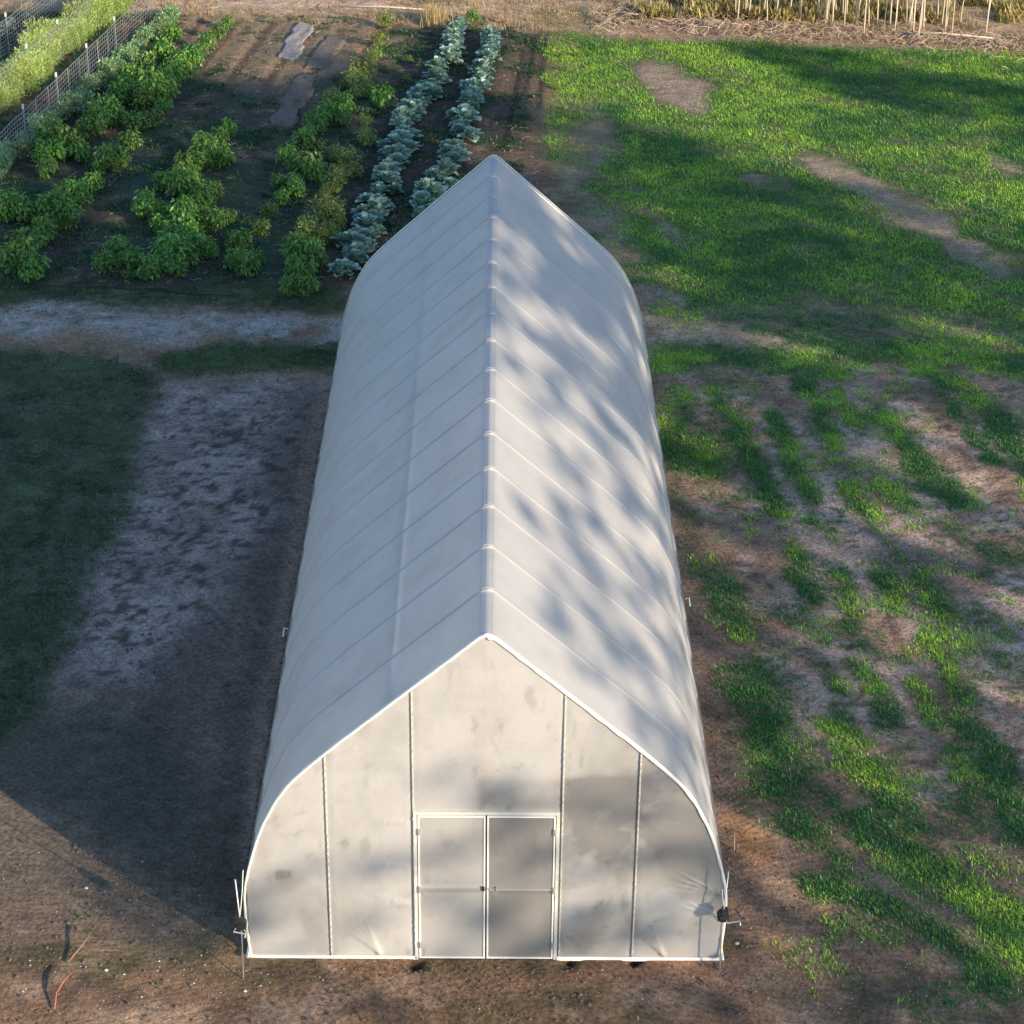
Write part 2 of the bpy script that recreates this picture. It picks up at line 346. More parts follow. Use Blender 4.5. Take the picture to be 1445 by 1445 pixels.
    lay((.16, .12, .085), poly(xs, ys, [(-100,1050),(345,1330),(345,1360),(-100,1330)], .3)*.8)  # paler than the painted shade, meeting it along the shadow's edge
    # track across
    tr = stroke(xs, ys, [(-300,445),(0,460),(150,448),(300,465),(490,468)], 19); lay((.31, .28, .25), tr*.95*sm(n2, .2, .5)); lay((.13, .13, .09), tr*sm(n3, .52, .68)*.6)
    lay((.34, .26, .18), stroke(xs, ys, [(905,447),(980,465),(1070,480)], 13)*.9); lay((.25, .19, .14), stroke(xs, ys, [(930,435),(1150,450),(1445,462)], 20)*.6)
    lay((.07, .095, .04), m['bandl']*.8); lay((.05, .09, .03), m['band2']*.9)
    # field
    lay((.06, .095, .035), m['fd']*.92); lay((.17, .14, .085), m['fd']*sm(fbm(x, y, .9, 191), .48, .68)*.6); lay((.30, .225, .165), m['fd']*m['bare']*sm(m['bare']*.7+n2*.6, .45, .85)*.9)
    lay((.06, .085, .035), m['rs']*.8*(1-m['fd']))
    # garden beds
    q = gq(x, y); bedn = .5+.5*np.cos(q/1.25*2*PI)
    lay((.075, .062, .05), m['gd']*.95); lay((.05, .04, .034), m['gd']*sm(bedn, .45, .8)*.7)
    lay((.19, .14, .095), m['gd']*sm(n2, .54, .74)*.55); lay((.032, .062, .035), m['gd']*sm(fbm(x, y, 1.6, 61), .38, .58)*.85)
    top = poly(xs, ys, [(250,10),(560,30),(540,90),(400,130),(300,110),(250,60)], .8)
    lay((.28, .19, .115), top*.85); lay((.07, .05, .04), top*sm(np.cos((q+.2)/1.25*2*PI), .55, .9)*.8)
    lay((.30, .115, .07), (stroke(xs, ys, [(182,40),(200,25)], 14)+stroke(xs, ys, [(60,145),(75,138)], 10)+stroke(xs, ys, [(133,150),(140,145)], 8))*.8)
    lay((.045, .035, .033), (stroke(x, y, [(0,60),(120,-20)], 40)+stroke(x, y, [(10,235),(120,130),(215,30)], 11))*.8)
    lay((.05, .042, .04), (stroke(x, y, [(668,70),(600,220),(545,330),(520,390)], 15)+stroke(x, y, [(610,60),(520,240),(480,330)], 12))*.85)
    wr = stroke(xs, ys, [(760,50),(735,140),(720,230)], 32); lay((.12, .085, .06), wr*.8); lay((.035, .03, .028), (stroke(x, y, [(742,50),(724,150),(712,210)], 3.5)+stroke(x, y, [(757,50),(742,130)], 2.5)+stroke(x, y, [(770,55),(762,150)], 4))*.9)
    lay((.20, .18, .07), stroke(xs, ys, [(800,60),(790,140),(800,220)], 18)*.6)
    # far bank of dry grass and litter
    bank = poly(xs, ys, [(-300,-200),(-300,0),(180,22),(560,36),(700,40),(880,48),(1060,50),(1200,58),(1445,72),(2200,110),(2200,-400)], .5)
    bank = bank*(1-sm(-x, 15.5, 17)*0)
    lay((.36, .25, .155), bank*.95); lay((.44, .33, .22), bank*sm(n2, .48, .66)*.7); lay((.20, .16, .07), bank*sm(n1, .5, .66)*.7)
    lay((.48, .36, .27), stroke(x, y, [(200,5),(450,6),(620,14),(760,10)], 4)*.7)
    lay((.25, .16, .10), stroke(xs, ys, [(900,42),(1200,48),(1445,66)], 10)*.6)
    # holes by the sill: the shade in the pits painted near-black
    for a, b, r in ((588,1361,9),(805,1356,9),(897,1355,9)): lay((.02, .016, .014), stroke(x, y, [(a, b)], r, .35)*.9)
    inside = (np.abs(x) < 3.2) & (y > 0) & (y < 19.2)
    c[inside] = (.16, .12, .085)
    return c
def height(x, y):
    x = np.asarray(x, float); y = np.asarray(y, float)
    h = (fbm(x, y, 3.0, 2)-.5)*.07+(fbm(x, y, .5, 8, 3)-.5)*.035
    q = gq(x, y); gd = poly(x, y, GARDEN, .5)
    h = h+gd*(.5-.5*np.cos(q/1.25*2*PI))*.05
    tunnel = (1-sm(np.abs(x), 3.4, 4.4))*(1-sm(np.abs(y-9.6), 9.8, 10.8)); h = h*(1-tunnel)-.01
    far = sm(y, 48, 54); h = h+far*(fbm(x, y, 2.2, 55)-.35)*.35
    for a, b in ((588,1361),(805,1356),(897,1355)):
        P = U(a, b); h = h-.16*np.exp(-(((x-P[0])/.09)**2+((y-P[1])/.08)**2))
    # spoil ridges of earth left by the diggings near the left corner
    P = U(312, 1335); h = h+.10*np.exp(-(((x-P[0])/.3)**2+((y-P[1])/.35)**2))
    return h
def axis(lo, hi, step, far):
    a = np.arange(lo, hi+step/2, step); g = [step]
    while sum(g) < far: g.append(g[-1]*1.25)
    g = np.cumsum(g); return np.concatenate([(lo-g)[::-1], a, hi+g])
gx = axis(-20, 21, .10, 900); gy = axis(-3, 57, .11, 900)
X, Y = np.meshgrid(gx, gy); Zh = height(X, Y)
V = np.stack([X, Y, Zh], -1).reshape(-1, 3); nx, ny = len(gx), len(gy)
ii = (np.arange(ny-1)[:, None]*nx+np.arange(nx-1)[None]).ravel()
Q = np.stack([ii, ii+1, ii+nx+1, ii+nx], -1)
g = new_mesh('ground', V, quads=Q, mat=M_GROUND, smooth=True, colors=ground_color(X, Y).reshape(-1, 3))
tag(g, kind='structure')
def H(x, y): return float(height(np.array([x]), np.array([y]))[0])
def G(px, py, dz=0):
    p = U(px, py); return np.array([p[0], p[1], H(p[0], p[1])+dz])

# ------------------------------------------------------------------ grass (uncountable)
def blades(P, L, W, spread, tint, rg, droop=.0):
    n = len(P); az = rg.uniform(0, 2*PI, n); ln = rg.uniform(.2, 1, n)*spread
    d = np.stack([np.cos(az)*ln, np.sin(az)*ln, np.ones(n)], -1); d /= np.linalg.norm(d, axis=1)[:, None]
    s = np.stack([-np.sin(az), np.cos(az), np.zeros(n)], -1)*(W/2)[:, None]
    mid = P+d*(L*.5)[:, None]; tip = P+d*L[:, None]; tip[:, 2] -= droop*L*ln
    V = np.stack([P-s*.5, P+s*.5, mid+s, tip, mid-s], 1).reshape(-1, 3)
    b = np.arange(n)*5
    T = np.concatenate([np.stack([b, b+1, b+2], -1), np.stack([b, b+2, b+4], -1), np.stack([b+4, b+2, b+3], -1)])
    return V, T, np.repeat(tint, 5)
def scatter(x0, x1, y0, y1, n, rg): return rg.uniform(x0, x1, n), rg.uniform(y0, y1, n)
def grass_object(name, label, x, y, keep, per, L, W, spread, tintf, m, cat, rad=.05, droop=.1, seed=1):
    rg = np.random.default_rng(seed)
    x, y = x[keep], y[keep]; n = len(x)
    z = height(x, y); ts = tintf(x, y); sc = rg.uniform(.6, 1.3, n)
    X = np.repeat(x, per)+rg.normal(0, rad, n*per); Y = np.repeat(y, per)+rg.normal(0, rad, n*per)
    P = np.stack([X, Y, np.repeat(z, per)-.01], -1)
    S = np.repeat(sc, per)
    V, T, t = blades(P, L*S*rg.uniform(.6, 1.2, n*per), W*rg.uniform(.7, 1.3, n*per), spread, np.clip(np.repeat(ts, per)+rg.normal(0, .16, n*per), 0, 1), rg, droop)
    o = new_mesh(name, V, tris=T, tint=t, mat=m); tag(o, label, cat, kind='stuff'); return o
rg = np.random.default_rng(3)
x, y = scatter(1.5, 25, 19, 56, 150000, rg); f, r = grass_density(x, y)
inb = (np.abs(x) < 3.4) & (y > -.05) & (y < 19.3)
grass_object('field_grass', 'dense bright green grass and clover over the far right field', x, y, (rg.random(len(x)) < f**1.5*.8) & ~inb, 7, .105, .015, 1.7,
             lambda a, b: .02+.5*sm(fbm(a, b, 1.7, 33), .34, .66)+.3*sm(fbm(a, b, .5, 34), .36, .66)+.35*sm(b, 40, 52), L_GRASS, 'grass', .07, seed=4)  # yellower toward the far end: sunlight there painted into the tint
x, y = scatter(3.4, 17, -2.5, 26, 150000, rg); f, r = grass_density(x, y)
grass_object('tufted_grass', 'patchy rows of green grass tufts on bare soil right of the tunnel', x, y, rg.random(len(x)) < np.clip(r*1.15, 0, 1), 8, .085, .013, 1.8,
             lambda a, b: .08+.8*sm(fbm(a, b, 1.1, 35), .38, .66), L_GRASS, 'grass', .05, seed=5)
x, y = scatter(2.5, 20, -2.5, 50, 50000, rg); f, r = grass_density(x, y)
k = np.clip((f+r)*.35+.10*sm(fbm(x, y, 1.0, 201), .5, .65), 0, 1)*((x > 3.6) | (y > 19.6))*sm(fbm(x, y, .8, 202), .42, .62)
k = k+.5*stroke(x, y, [(790,60),(785,150),(770,230)], 30)*sm(fbm(x, y, .5, 203), .4, .6)
grass_object('straw_tufts', 'thin yellowed grass mixed through the green on the right side', x, y, rg.random(len(x)) < k*.8, 4, .10, .010, 1.6,
             lambda a, b: .1+.5*sm(fbm(a, b, .8, 204), .4, .66), leafmat('yellowed_grass', (.14, .15, .04), (.36, .33, .11), .3, .02), 'grass', .05, seed=27)
x, y = scatter(-17, -3, 4, 26.5, 80000, rg); m_ = masks(x, y)
dl = np.maximum.reduce([m_['left']*sm(m_['n2']+.25, .4, .8), m_['bandl']*.9, m_['band2']])
grass_object('short_turf', 'short dull green turf left of the tunnel and along the track', x, y, rg.random(len(x)) < dl*(.35+.6*sm(fbm(x, y, .9, 181), .35, .6)), 7, .075, .014, 1.7,
             lambda a, b: .1+.9*sm(fbm(a, b, 1.0, 36), .36, .64), L_LAWN, 'grass', .06, seed=6)
x, y = scatter(-19, 21, -2.4, 50, 60000, rg); m_ = masks(x, y)
k = sm(fbm(x, y, 1.3, 71), .50, .66)*(1-m_['fd'])*(.5+.5*m_['gd'])*((np.abs(x) > 3.6) | (y < -.3) | (y > 19.6)); k = np.maximum(k, .9*np.maximum(stroke(x, y, [(-60,1350),(80,1362),(160,1375)], 22), .8*stroke(x, y, [(215,1340),(280,1352)], 22))*sm(fbm(x, y, .4, 172), .4, .6)); k = k*np.where((y < .6) & (x > -7), .55, 1)
grass_object('low_weeds', 'scattered low green weeds in the garden paths and bare soil', x, y, rg.random(len(x)) < k, 5, .07, .02, 2.0,
             lambda a, b: .1+.6*sm(fbm(a, b, .8, 37), .4, .66), L_LAWN, 'weeds', .05, seed=7)
x, y = scatter(-24, 26, 44, 60, 26000, rg); m_ = masks(x, y)
bank = poly(x, y, [(-400,-200),(-300,0),(180,22),(560,36),(700,40),(880,48),(1060,50),(1200,58),(1445,72),(2200,110),(2200,-400)], .5)
k = bank*sm(fbm(x, y, 1.6, 72), .38, .6)
grass_object('dry_grass', 'straw coloured dry grass on the bank along the top of the picture', x, y, rg.random(len(x)) < k*.8, 7, .20, .014, 1.2,
             lambda a, b: .2+.6*sm(fbm(a, b, .8, 38), .4, .66), L_DRY, 'grass', .07, seed=8)
x, y = scatter(5, 28, 50.0, 64, 12000, rg)
k = sm(fbm(x, y, 1.9, 73), .34, .5)*(y > U(1000, 30)[1]-.02*(x-10)+.2)
grass_object('undergrowth', 'golden olive undergrowth beneath the thin trunks at the wood edge', x, y, rg.random(len(x)) < k, 14, .42, .06, 1.1,
             lambda a, b: .1+.8*sm(fbm(a, b, 1.0, 39), .4, .66), L_OLIVE, 'undergrowth', .14, seed=9)

# ------------------------------------------------------------------ litter of sticks, stones
def debris(name, label, n, fn, mat_, cat, seed, Lr=(.3, 1.5), Rr=(.008, .03), up=.12):
    rd = random.Random(seed); mb = MB()
    for i in range(n):
        x, y = fn(rd); L = rd.uniform(*Lr); a = rd.uniform(0, 2*PI); r = rd.uniform(*Rr)
        z = H(x, y)+r; dz = rd.uniform(0, up); p = []
        b = rd.uniform(-.25, .25)
        for k in range(4):
            t = k/3-.5
            p.append((x+math.cos(a+b*t)*L*t, y+math.sin(a+b*t)*L*t, z+dz*(k/3)+.03*math.sin(k*2.1)))
        mb.tube(p, [r, r*.9, r*.75, r*.4], 5, rd.random())
    o = mb.build(name, mat_, smooth=True); tag(o, label, cat, kind='stuff'); return o
def wood_edge(rd):
    px = rd.uniform(830, 1500); base = 20+max(0, px-880)*.062; p = U(px, base+rd.gauss(4, 9)+4); return p[0], p[1]
debris('brush_litter', 'tangle of pale dry sticks heaped along the wood edge above the green field', 1300, wood_edge, M_STICK, 'brush pile', 5, (.10, .7), (.004, .016), .30)
def bank_pt(rd):
    p = U(rd.uniform(150, 900), rd.uniform(-5, 34)); return p[0], p[1]
debris('bank_twigs', 'loose twigs and straw lying on the dry bank behind the garden', 150, bank_pt, M_STICK, 'twigs', 6, (.15, .8), (.005, .014), .03)
def stones(name, label, n, fn, seed, sr, cat='stones'):
    rd = random.Random(seed); mb = MB()
    for i in range(n):
        x, y = fn(rd); s = rd.uniform(*sr)*rd.choice([.6, .8, 1, 1.5]); z = H(x, y)+s*.2
        q = rd.uniform(0, PI); vs = []
        for k in range(6):
            a = q+k*PI/3; rr = s*rd.uniform(.7, 1.2); vs.append((x+math.cos(a)*rr, y+math.sin(a)*rr*.8, z+rd.uniform(-.2, .2)*s))
        vs += [(x, y, z+s*.7), (x, y, z-s*.7)]
        fs = [(k, (k+1) % 6, 6) for k in range(6)]+[((k+1) % 6, k, 7) for k in range(6)]
        mb.add(vs, fs, rd.random())
    o = mb.build(name, M_STONE); tag(o, label, cat, kind='stuff')
def front_pt(rd):
    if rd.random() < .6: p = U(rd.uniform(0, 1445), min(1445, 1362+abs(rd.gauss(0, 34))))
    else: p = U(rd.choice([rd.uniform(0, 330), rd.uniform(1050, 1445)]), rd.uniform(1200, 1440))
    if abs(p[0]) < 3.5 and p[1] > -.12: return p[0], -.15-rd.random()*.8
    return p[0], p[1]
stones('gravel', 'pale gravel chips strewn over the orange soil in front of the end wall', 420, front_pt, 8, (.006, .014))
def clod_pt(rd):
    p = U(rd.uniform(100, 470), rd.uniform(530, 1300)); return p[0], p[1]
M_CLOD = plain('dark_clod', (.05, .04, .035), (.16, .12, .10), .9, 2, 0, .3)
_s = M_STONE; M_STONE = M_CLOD
stones('soil_clods', 'small dark clods on the trodden soil left of the tunnel', 1300, lambda rd: (lambda p: (min(p[0], -3.6), p[1]))(clod_pt(rd)), 9, (.012, .03), 'clods')
stones('field_clods', 'small dark clods on the bare soil right of the tunnel', 900, lambda rd: (lambda p: (max(p[0], 3.7), p[1]))(U(rd.uniform(950, 1445), rd.uniform(520, 1420))), 19, (.010, .026), 'clods')
stones('front_clods', 'crumbs and clods of brown soil along the front of the greenhouse', 1500, lambda rd: (lambda p: p if (abs(p[0]) > 3.5 or p[1] < -.12) else (p[0], -.12-rd.random()*1.2))(tuple(U(rd.uniform(0, 1445), rd.uniform(1200, 1445))[:2])), 29, (.008, .028), 'clods')
M_STONE = _s

def gard(rd):
    p = U(rd.uniform(0, 760), rd.uniform(30, 400)); return p[0], p[1]
debris('garden_straw', 'bits of straw and dead stems scattered between the garden rows', 900, gard, M_STICK, 'straw', 16, (.08, .35), (.004, .009), .04)
x, y = scatter(-19, 4, 21, 50, 60000, rg); m_ = masks(x, y); q_ = gq(x, y)
k = m_['gd']*sm(fbm(x, y, .9, 171), .46, .64)*(.25+.75*sm(-.5-.5*np.cos(q_/1.25*2*PI)+1.3, .3, .9))*(1-poly(x, y, [(250,10),(560,30),(540,90),(400,130),(300,110),(250,60)], .8)*.8)
grass_object('garden_weeds', 'low dark green weeds filling the ground between the garden rows', x, y, rg.random(len(x)) < k*1.3, 7, .10, .03, 1.7,
             lambda a, b: .05+.6*sm(fbm(a, b, .8, 137), .4, .66), L_LAWN, 'weeds', .07, seed=17)
# ------------------------------------------------------------------ the tunnel
S = 1.202; NB = 16; LEN = S*NB
ctrl = [(3.30, -.06), (3.325, .35), (3.345, .8), (3.325, 1.2), (3.21, 1.70), (3.02, 2.26), (2.68, 2.86), (2.12, 3.42), (1.60, 3.875), (1.05, 4.355), (.50, 4.83), (.15, 5.135), (.06, 5.195), (0, 5.215)]
def crom(P, per=6):
    P = [np.array(p, float) for p in P]; P = [2*P[0]-P[1]]+P+[P[-1]*[1, 1]]; P[-1] = np.array([-P[-3][0], P[-3][1]])
    out = []
    for i in range(1, len(P)-2):
        a, b, c, d = P[i-1:i+3]
        for k in range(per):
            t = k/per; out.append(.5*((2*b)+(-a+c)*t+(2*a-5*b+4*c-d)*t*t+(-a+3*b-3*c+d)*t**3))
    out.append(P[-2]); return np.array(out)
half = crom(ctrl); half[:, 1] += .10*(half[:, 1]/5.215)
prof = np.concatenate([half, (half*[-1, 1])[::-1][1:]])            # right base -> ridge -> left base
tan = np.gradient(prof, axis=0); tan /= np.linalg.norm(tan, axis=1)[:, None]
nrm = np.stack([tan[:, 1], -tan[:, 0]], -1)                          # outward
RIDGE = half[-1, 1]
tunnel = empty('high_tunnel', (0, 0, 0)); tag(tunnel, 'long white plastic covered hoop greenhouse with steep pointed roof and double doors', 'greenhouse')
ys = []
for b in range(NB):
    for e in (0, .010, .02, .035, .06, .10, .17, .28, .42, .58, .72, .83, .90, .94, .965, .98, .99): ys.append((b+e)*S)
ys.append(LEN); ys = np.array(ys)
ey = np.abs((ys/S+.5) % 1-.5)*S
def sag(e, xx, zz):
    a = .017+.022*np.exp(-(xx/.09)**2)
    return a*(1-np.exp(-e/.018))+.008*np.sin(np.clip(e/S*PI, 0, PI))
zcut = 1.18
iu = [i for i in range(len(prof)) if prof[i, 1] >= zcut-.16]
def sheet(idx, name, m, off=.0, extra=None):
    A = prof[idx]; Nn = nrm[idx]; V = []
    e, jj = np.meshgrid(ey, np.arange(len(idx)), indexing='ij'); yy = ys[:, None]+0*e
    xx = A[jj, 0]; zz = A[jj, 1]; d = off-sag(e, xx, zz)
    d = d+.010*(fbm(yy*1.0+xx*.3, zz*2.0+xx, .9, 12)-.5)*sm(e, 0, .15)
    V = np.stack([xx+Nn[jj, 0]*d, yy, zz+Nn[jj, 1]*d], -1)
    if extra is not None: V = extra(V, e)
    n = len(idx); k = (np.arange(len(ys)-1)[:, None]*n+np.arange(n-1)[None]).ravel()
    return new_mesh(name, V.reshape(-1, 3), quads=np.stack([k, k+n, k+n+1, k+1], -1), mat=m, smooth=True, parent=tunnel, tint=np.zeros(V.size//3))
roof = sheet(iu, 'roof_film', M_FILM)
for side in (1, -1):
    idx = [i for i in range(len(prof)) if prof[i, 1] < zcut+.05 and prof[i, 0]*side > 0]
    idx = idx if side > 0 else idx
    def ex(V, e, side=side):
        w = np.sin(np.clip((V[..., 2])/1.2, 0, 1)*PI)
        V[..., 0] += side*(-.045+.03*w*(.5+.5*np.sin(V[..., 1]*2.3+1))); return V
    c_ = sheet(idx, 'side_curtain', M_FILM, 0, ex)
    mb = MB(); mb.tube([(side*3.33, -.15, .09), (side*3.32, LEN*.5, .08), (side*3.33, LEN+.05, .09)], .028, 8); mb.build('roll_pipe', M_PIPE, tunnel, True)
    mb = MB(); mb.box((side*3.31-.02, .02, 1.12), (side*3.31+.02, LEN-.02, 1.26)); mb.build('hip_board', M_WOOD, tunnel)
    mb = MB(); mb.box((side*3.25-.02, .02, -.1), (side*3.25+.02, LEN-.02, .16)); mb.build('base_board', M_WOOD, tunnel)
inn = prof-nrm*.024
for b in range(NB+1):
    yb = min(max(b*S, .05), LEN-.05)
    mb = MB(); mb.tube([(p[0], yb, p[1]) for p in inn[::2]], .019, 6); mb.build('bow', M_PIPE, tunnel, True)
for (xx, zz) in ((-1.22, None), (1.22, None), (0, RIDGE-.075)):
    if zz is None:
        zz = float(np.interp(abs(xx), half[::-1, 0], half[::-1, 1]))-.15
    mb = MB(); mb.tube([(xx, .06, zz), (xx, LEN-.06, zz)], {-1: .06, 0: .022, 1: .02}[int(np.sign(xx))], 8); mb.build('ridge_pipe' if xx == 0 else 'purlin', M_PIPE, tunnel, True)
# little cap where each bow meets the ridge
for b in range(1, NB):
    pts = [(x_, b*S, float(np.interp(abs(x_), half[::-1, 0], half[::-1, 1]))+.012) for x_ in np.linspace(-.09, .09, 7)]
    mb = MB(); mb.tube(pts, .008, 6); mb.build('ridge_cap', M_FILM, tunnel, True)

def arch_z(x): return float(np.interp(abs(x), half[::-1, 0][::1], half[::-1, 1]))
def arch_x(z):   # half width at height
    i = np.argsort(half[:, 1]); return float(np.interp(z, half[i, 1], half[i, 0]))
DX0, DX1, DZ = -.955, .975, 2.50
LINES = (-2.16, -.985, 1.04, 2.07)
def wrinkle(x, z):
    w = (fbm(x, z, 1.6, 14)-.5)*.03
    def fan(cx, cz, ang, L, n, A, wid):
        r = 0
        for k in range(n):
            a = ang+(k-(n-1)/2)*wid
            dx, dz = x-cx, z-cz; t = dx*math.cos(a)+dz*math.sin(a); s = -dx*math.sin(a)+dz*math.cos(a)
            r = r+A*1.5*np.exp(-(s/.016)**2)*sm(t, 0, .08)*(1-sm(t, L*.5, L))
        return r
    w = w+fan(-1.45, .02, 2.15, .75, 4, .016, .14)+fan(2.55, .02, 2.15, .8, 4, .016, .12)+fan(1.12, .45, -.6, .0+.5, 3, .010, .2)
    w = w+fan(3.28, 1.15, 2.85, .8, 4, .014, .16)+fan(3.28, .75, 2.75, .7, 2, .012, .2)+fan(-1.02, .95, 3.1, .7, 4, .010, .14)+fan(-1.02, 1.6, 3.14, .6, 3, .010, .13)
    w = w+fan(-1.02, 2.35, 3.2, .6, 2, .010, .1)+fan(-1.7, 3.55, 3.5, .6, 2, .012, .12)
    return w
def stainmap(x, z):
    n_ = fbm(x, z, .5, 51); n2_ = fbm(x*1.0, z*.6, .16, 52, 3)
    t = np.zeros_like(x)
    box = lambda x0, x1, z0, z1, s=.06: sm(x, x0-s, x0+s)*(1-sm(x, x1-s, x1+s))*sm(z, z0-s, z0+s)*(1-sm(z, z1-s, z1+s))
    t += box(-.15, 1.95, 2.55, 3.05, .1)*(.10+.26*n_)
    t += box(1.05, 3.0, 1.2, 3.1, .2)*(.06+.32*sm(n_, .42, .66))
    t += box(-1.0, 1.0, 2.5, 2.75, .1)*.14*n_
    t += sm(n2_, .62, .80)*.26*(box(.3, 1.3, 3.2, 3.75)+box(-.35, -.05, 2.5, 4.3)*.9+box(-3.2, -1.0, 2.2, 3.6)*.5+box(1.6, 3.0, 1.0, 2.9)*.5)
    t += sm(fbm(x*.5+z*.5, z*1.4-x*.9, .16, 57), .66, .76)*.18*sm(fbm(x, z, 1.1, 58), .5, .6)
    for (cx, cz) in ((1.25, 3.05), (1.28, 2.05), (1.32, 1.02)):
        t += box(cx-.035, cx+.035, cz-.06, cz+.03, .012)*.45*sm(n2_, .35, .5)
    t += box(-2.9, -2.68, 1.35, 1.5, .02)*.5*sm(n2_, .3, .45)
    t += (1-sm(z, .02, .10))*-.1
    t += sm(fbm(x*.8, z*.5, 1.3, 151), .42, .66)*.32+sm(fbm(x*1.6, z*.45, .22, 152), .60, .80)*.22*sm(fbm(x, z, .9, 153), .48, .66)
    return np.clip(t*1.7+.30*sm(x, .9, 1.6)*(1-sm(x, 2.6, 3.2))*(1-sm(z, 2.6, 3.3))*sm(fbm(x, z, .9, 157), .3, .6), -.2, 1)
def endwall(y0, sgn, name, m):
    mb_v = []; mb_q = []; off = 0; T = []
    segs = [(-3.30, DX0, 0, None, 90), (DX0, DX1, DZ, None, 70), (DX1, 3.30, 0, None, 90)] if sgn < 0 else [(-3.3, 3.3, 0, None, 80)]
    for (a, b, z0, _, n) in segs:
        t = np.linspace(0, 1, n+1); xs_ = a+(b-a)*t
        nz = 110
        zb = np.full(n+1, z0-.03 if z0 == 0 else z0); zt = np.array([arch_z(v)-.012 for v in xs_])
        k = np.linspace(0, 1, nz+1)[:, None]
        zz = zb+(zt-zb)*k; xx = np.repeat(xs_[None], nz+1, 0)
        xx = np.sign(xx)*np.minimum(np.abs(xx), np.vectorize(arch_x)(zz)-.004+0*xx)
        yy = y0+sgn*wrinkle(xx, zz)*(1-np.exp(-((zt-zz)/.1)))
        if sgn < 0:
            for Lx in LINES: yy += .01*np.exp(-((xx-Lx)/.05)**2)
        V = np.stack([xx, yy, zz], -1).reshape(-1, 3); w = n+1
        i = (np.arange(nz)[:, None]*w+np.arange(n)[None]).ravel()
        mb_v.append(V); mb_q.append(np.stack([i, i+1, i+w+1, i+w], -1)+off); off += len(V); T.append(stainmap(xx, zz).ravel())
    return new_mesh(name, np.concatenate(mb_v), quads=np.concatenate(mb_q), tint=np.concatenate(T), mat=m, smooth=True, parent=tunnel)
endwall(-.012, -1, 'end_wall', M_WALL); endwall(LEN+.012, 1, 'end_wall', M_WALL)
# edge strip that clamps the film on both gables
for y0, sg in ((-.012, -1), (LEN+.012, 1)):
    for side in (1, -1):
        P = half[1:]; Nn = nrm[1:len(half)]
        V = []; T = []
        for i, (p, n_) in enumerate(zip(P, Nn)):
            wv = .004*math.sin(i*1.7)+.003*math.sin(i*4.1)
            wd = (.018 if side < 0 else .026)+.035*math.exp(-((i-len(P)*.93)/4)**2)*(side > 0)
            o1 = p+n_*.012; o2 = p-n_*(wd+wv)
            for q, yy in ((o1, y0-sg*.03), (o1+n_*.004, y0+sg*.018), ((o1+o2)/2, y0+sg*(.030+wv)), (o2, y0+sg*.020), (o2, y0+sg*.002)):
                V.append((side*q[0], yy, q[1]))
        nn = 5; Fc = [(i*nn+k, i*nn+k+1, (i+1)*nn+k+1, (i+1)*nn+k) for i in range(len(P)-1) for k in range(nn-1)]
        new_mesh('edge_strip', V, faces=Fc, mat=M_CREAM, parent=tunnel, smooth=True, tint=[.5]*len(V))
# wire-lock channels down the studs of the front
rd = random.Random(4)
for Lx in LINES:
    zt = arch_z(Lx)-.05; n = int(zt/.06); mb = MB(); pts = []
    mb.box((Lx-.010, -.030, .02), (Lx+.010, -.012, zt), .6); mb.build('wire_lock_channel', M_CHAN, tunnel)
    mb = MB(); pts = [(Lx+(.011 if k % 2 else -.011)+rd.uniform(-.003, .003), -.032+rd.uniform(-.003, .003), .03+(zt-.06)*k/n) for k in range(n+1)]
    mb.tube(pts, .0045, 5); mb.build('spring_wire', M_LACE, tunnel)
for Lx in LINES+(-.01,):
    mb = MB(); mb.box((Lx-.04, .03, (0 if Lx != -.01 else DZ+.02)-.02), (Lx+.04, .07, arch_z(Lx)-.09)); mb.build('stud', M_WOOD, tunnel)
mb = MB(); mb.box((-3.28, .02, -.1), (-.96, .06, .12)); mb.box((.98, .02, -.1), (3.28, .06, .12)); mb.build('sill_board', M_WOOD, tunnel)
mb = MB(); mb.box((-3.31, -.040, -.03), (-.97, -.018, .035)); mb.box((.99, -.040, -.03), (3.31, -.018, .035)); mb.build('sill_strip', M_WHITE, tunnel)
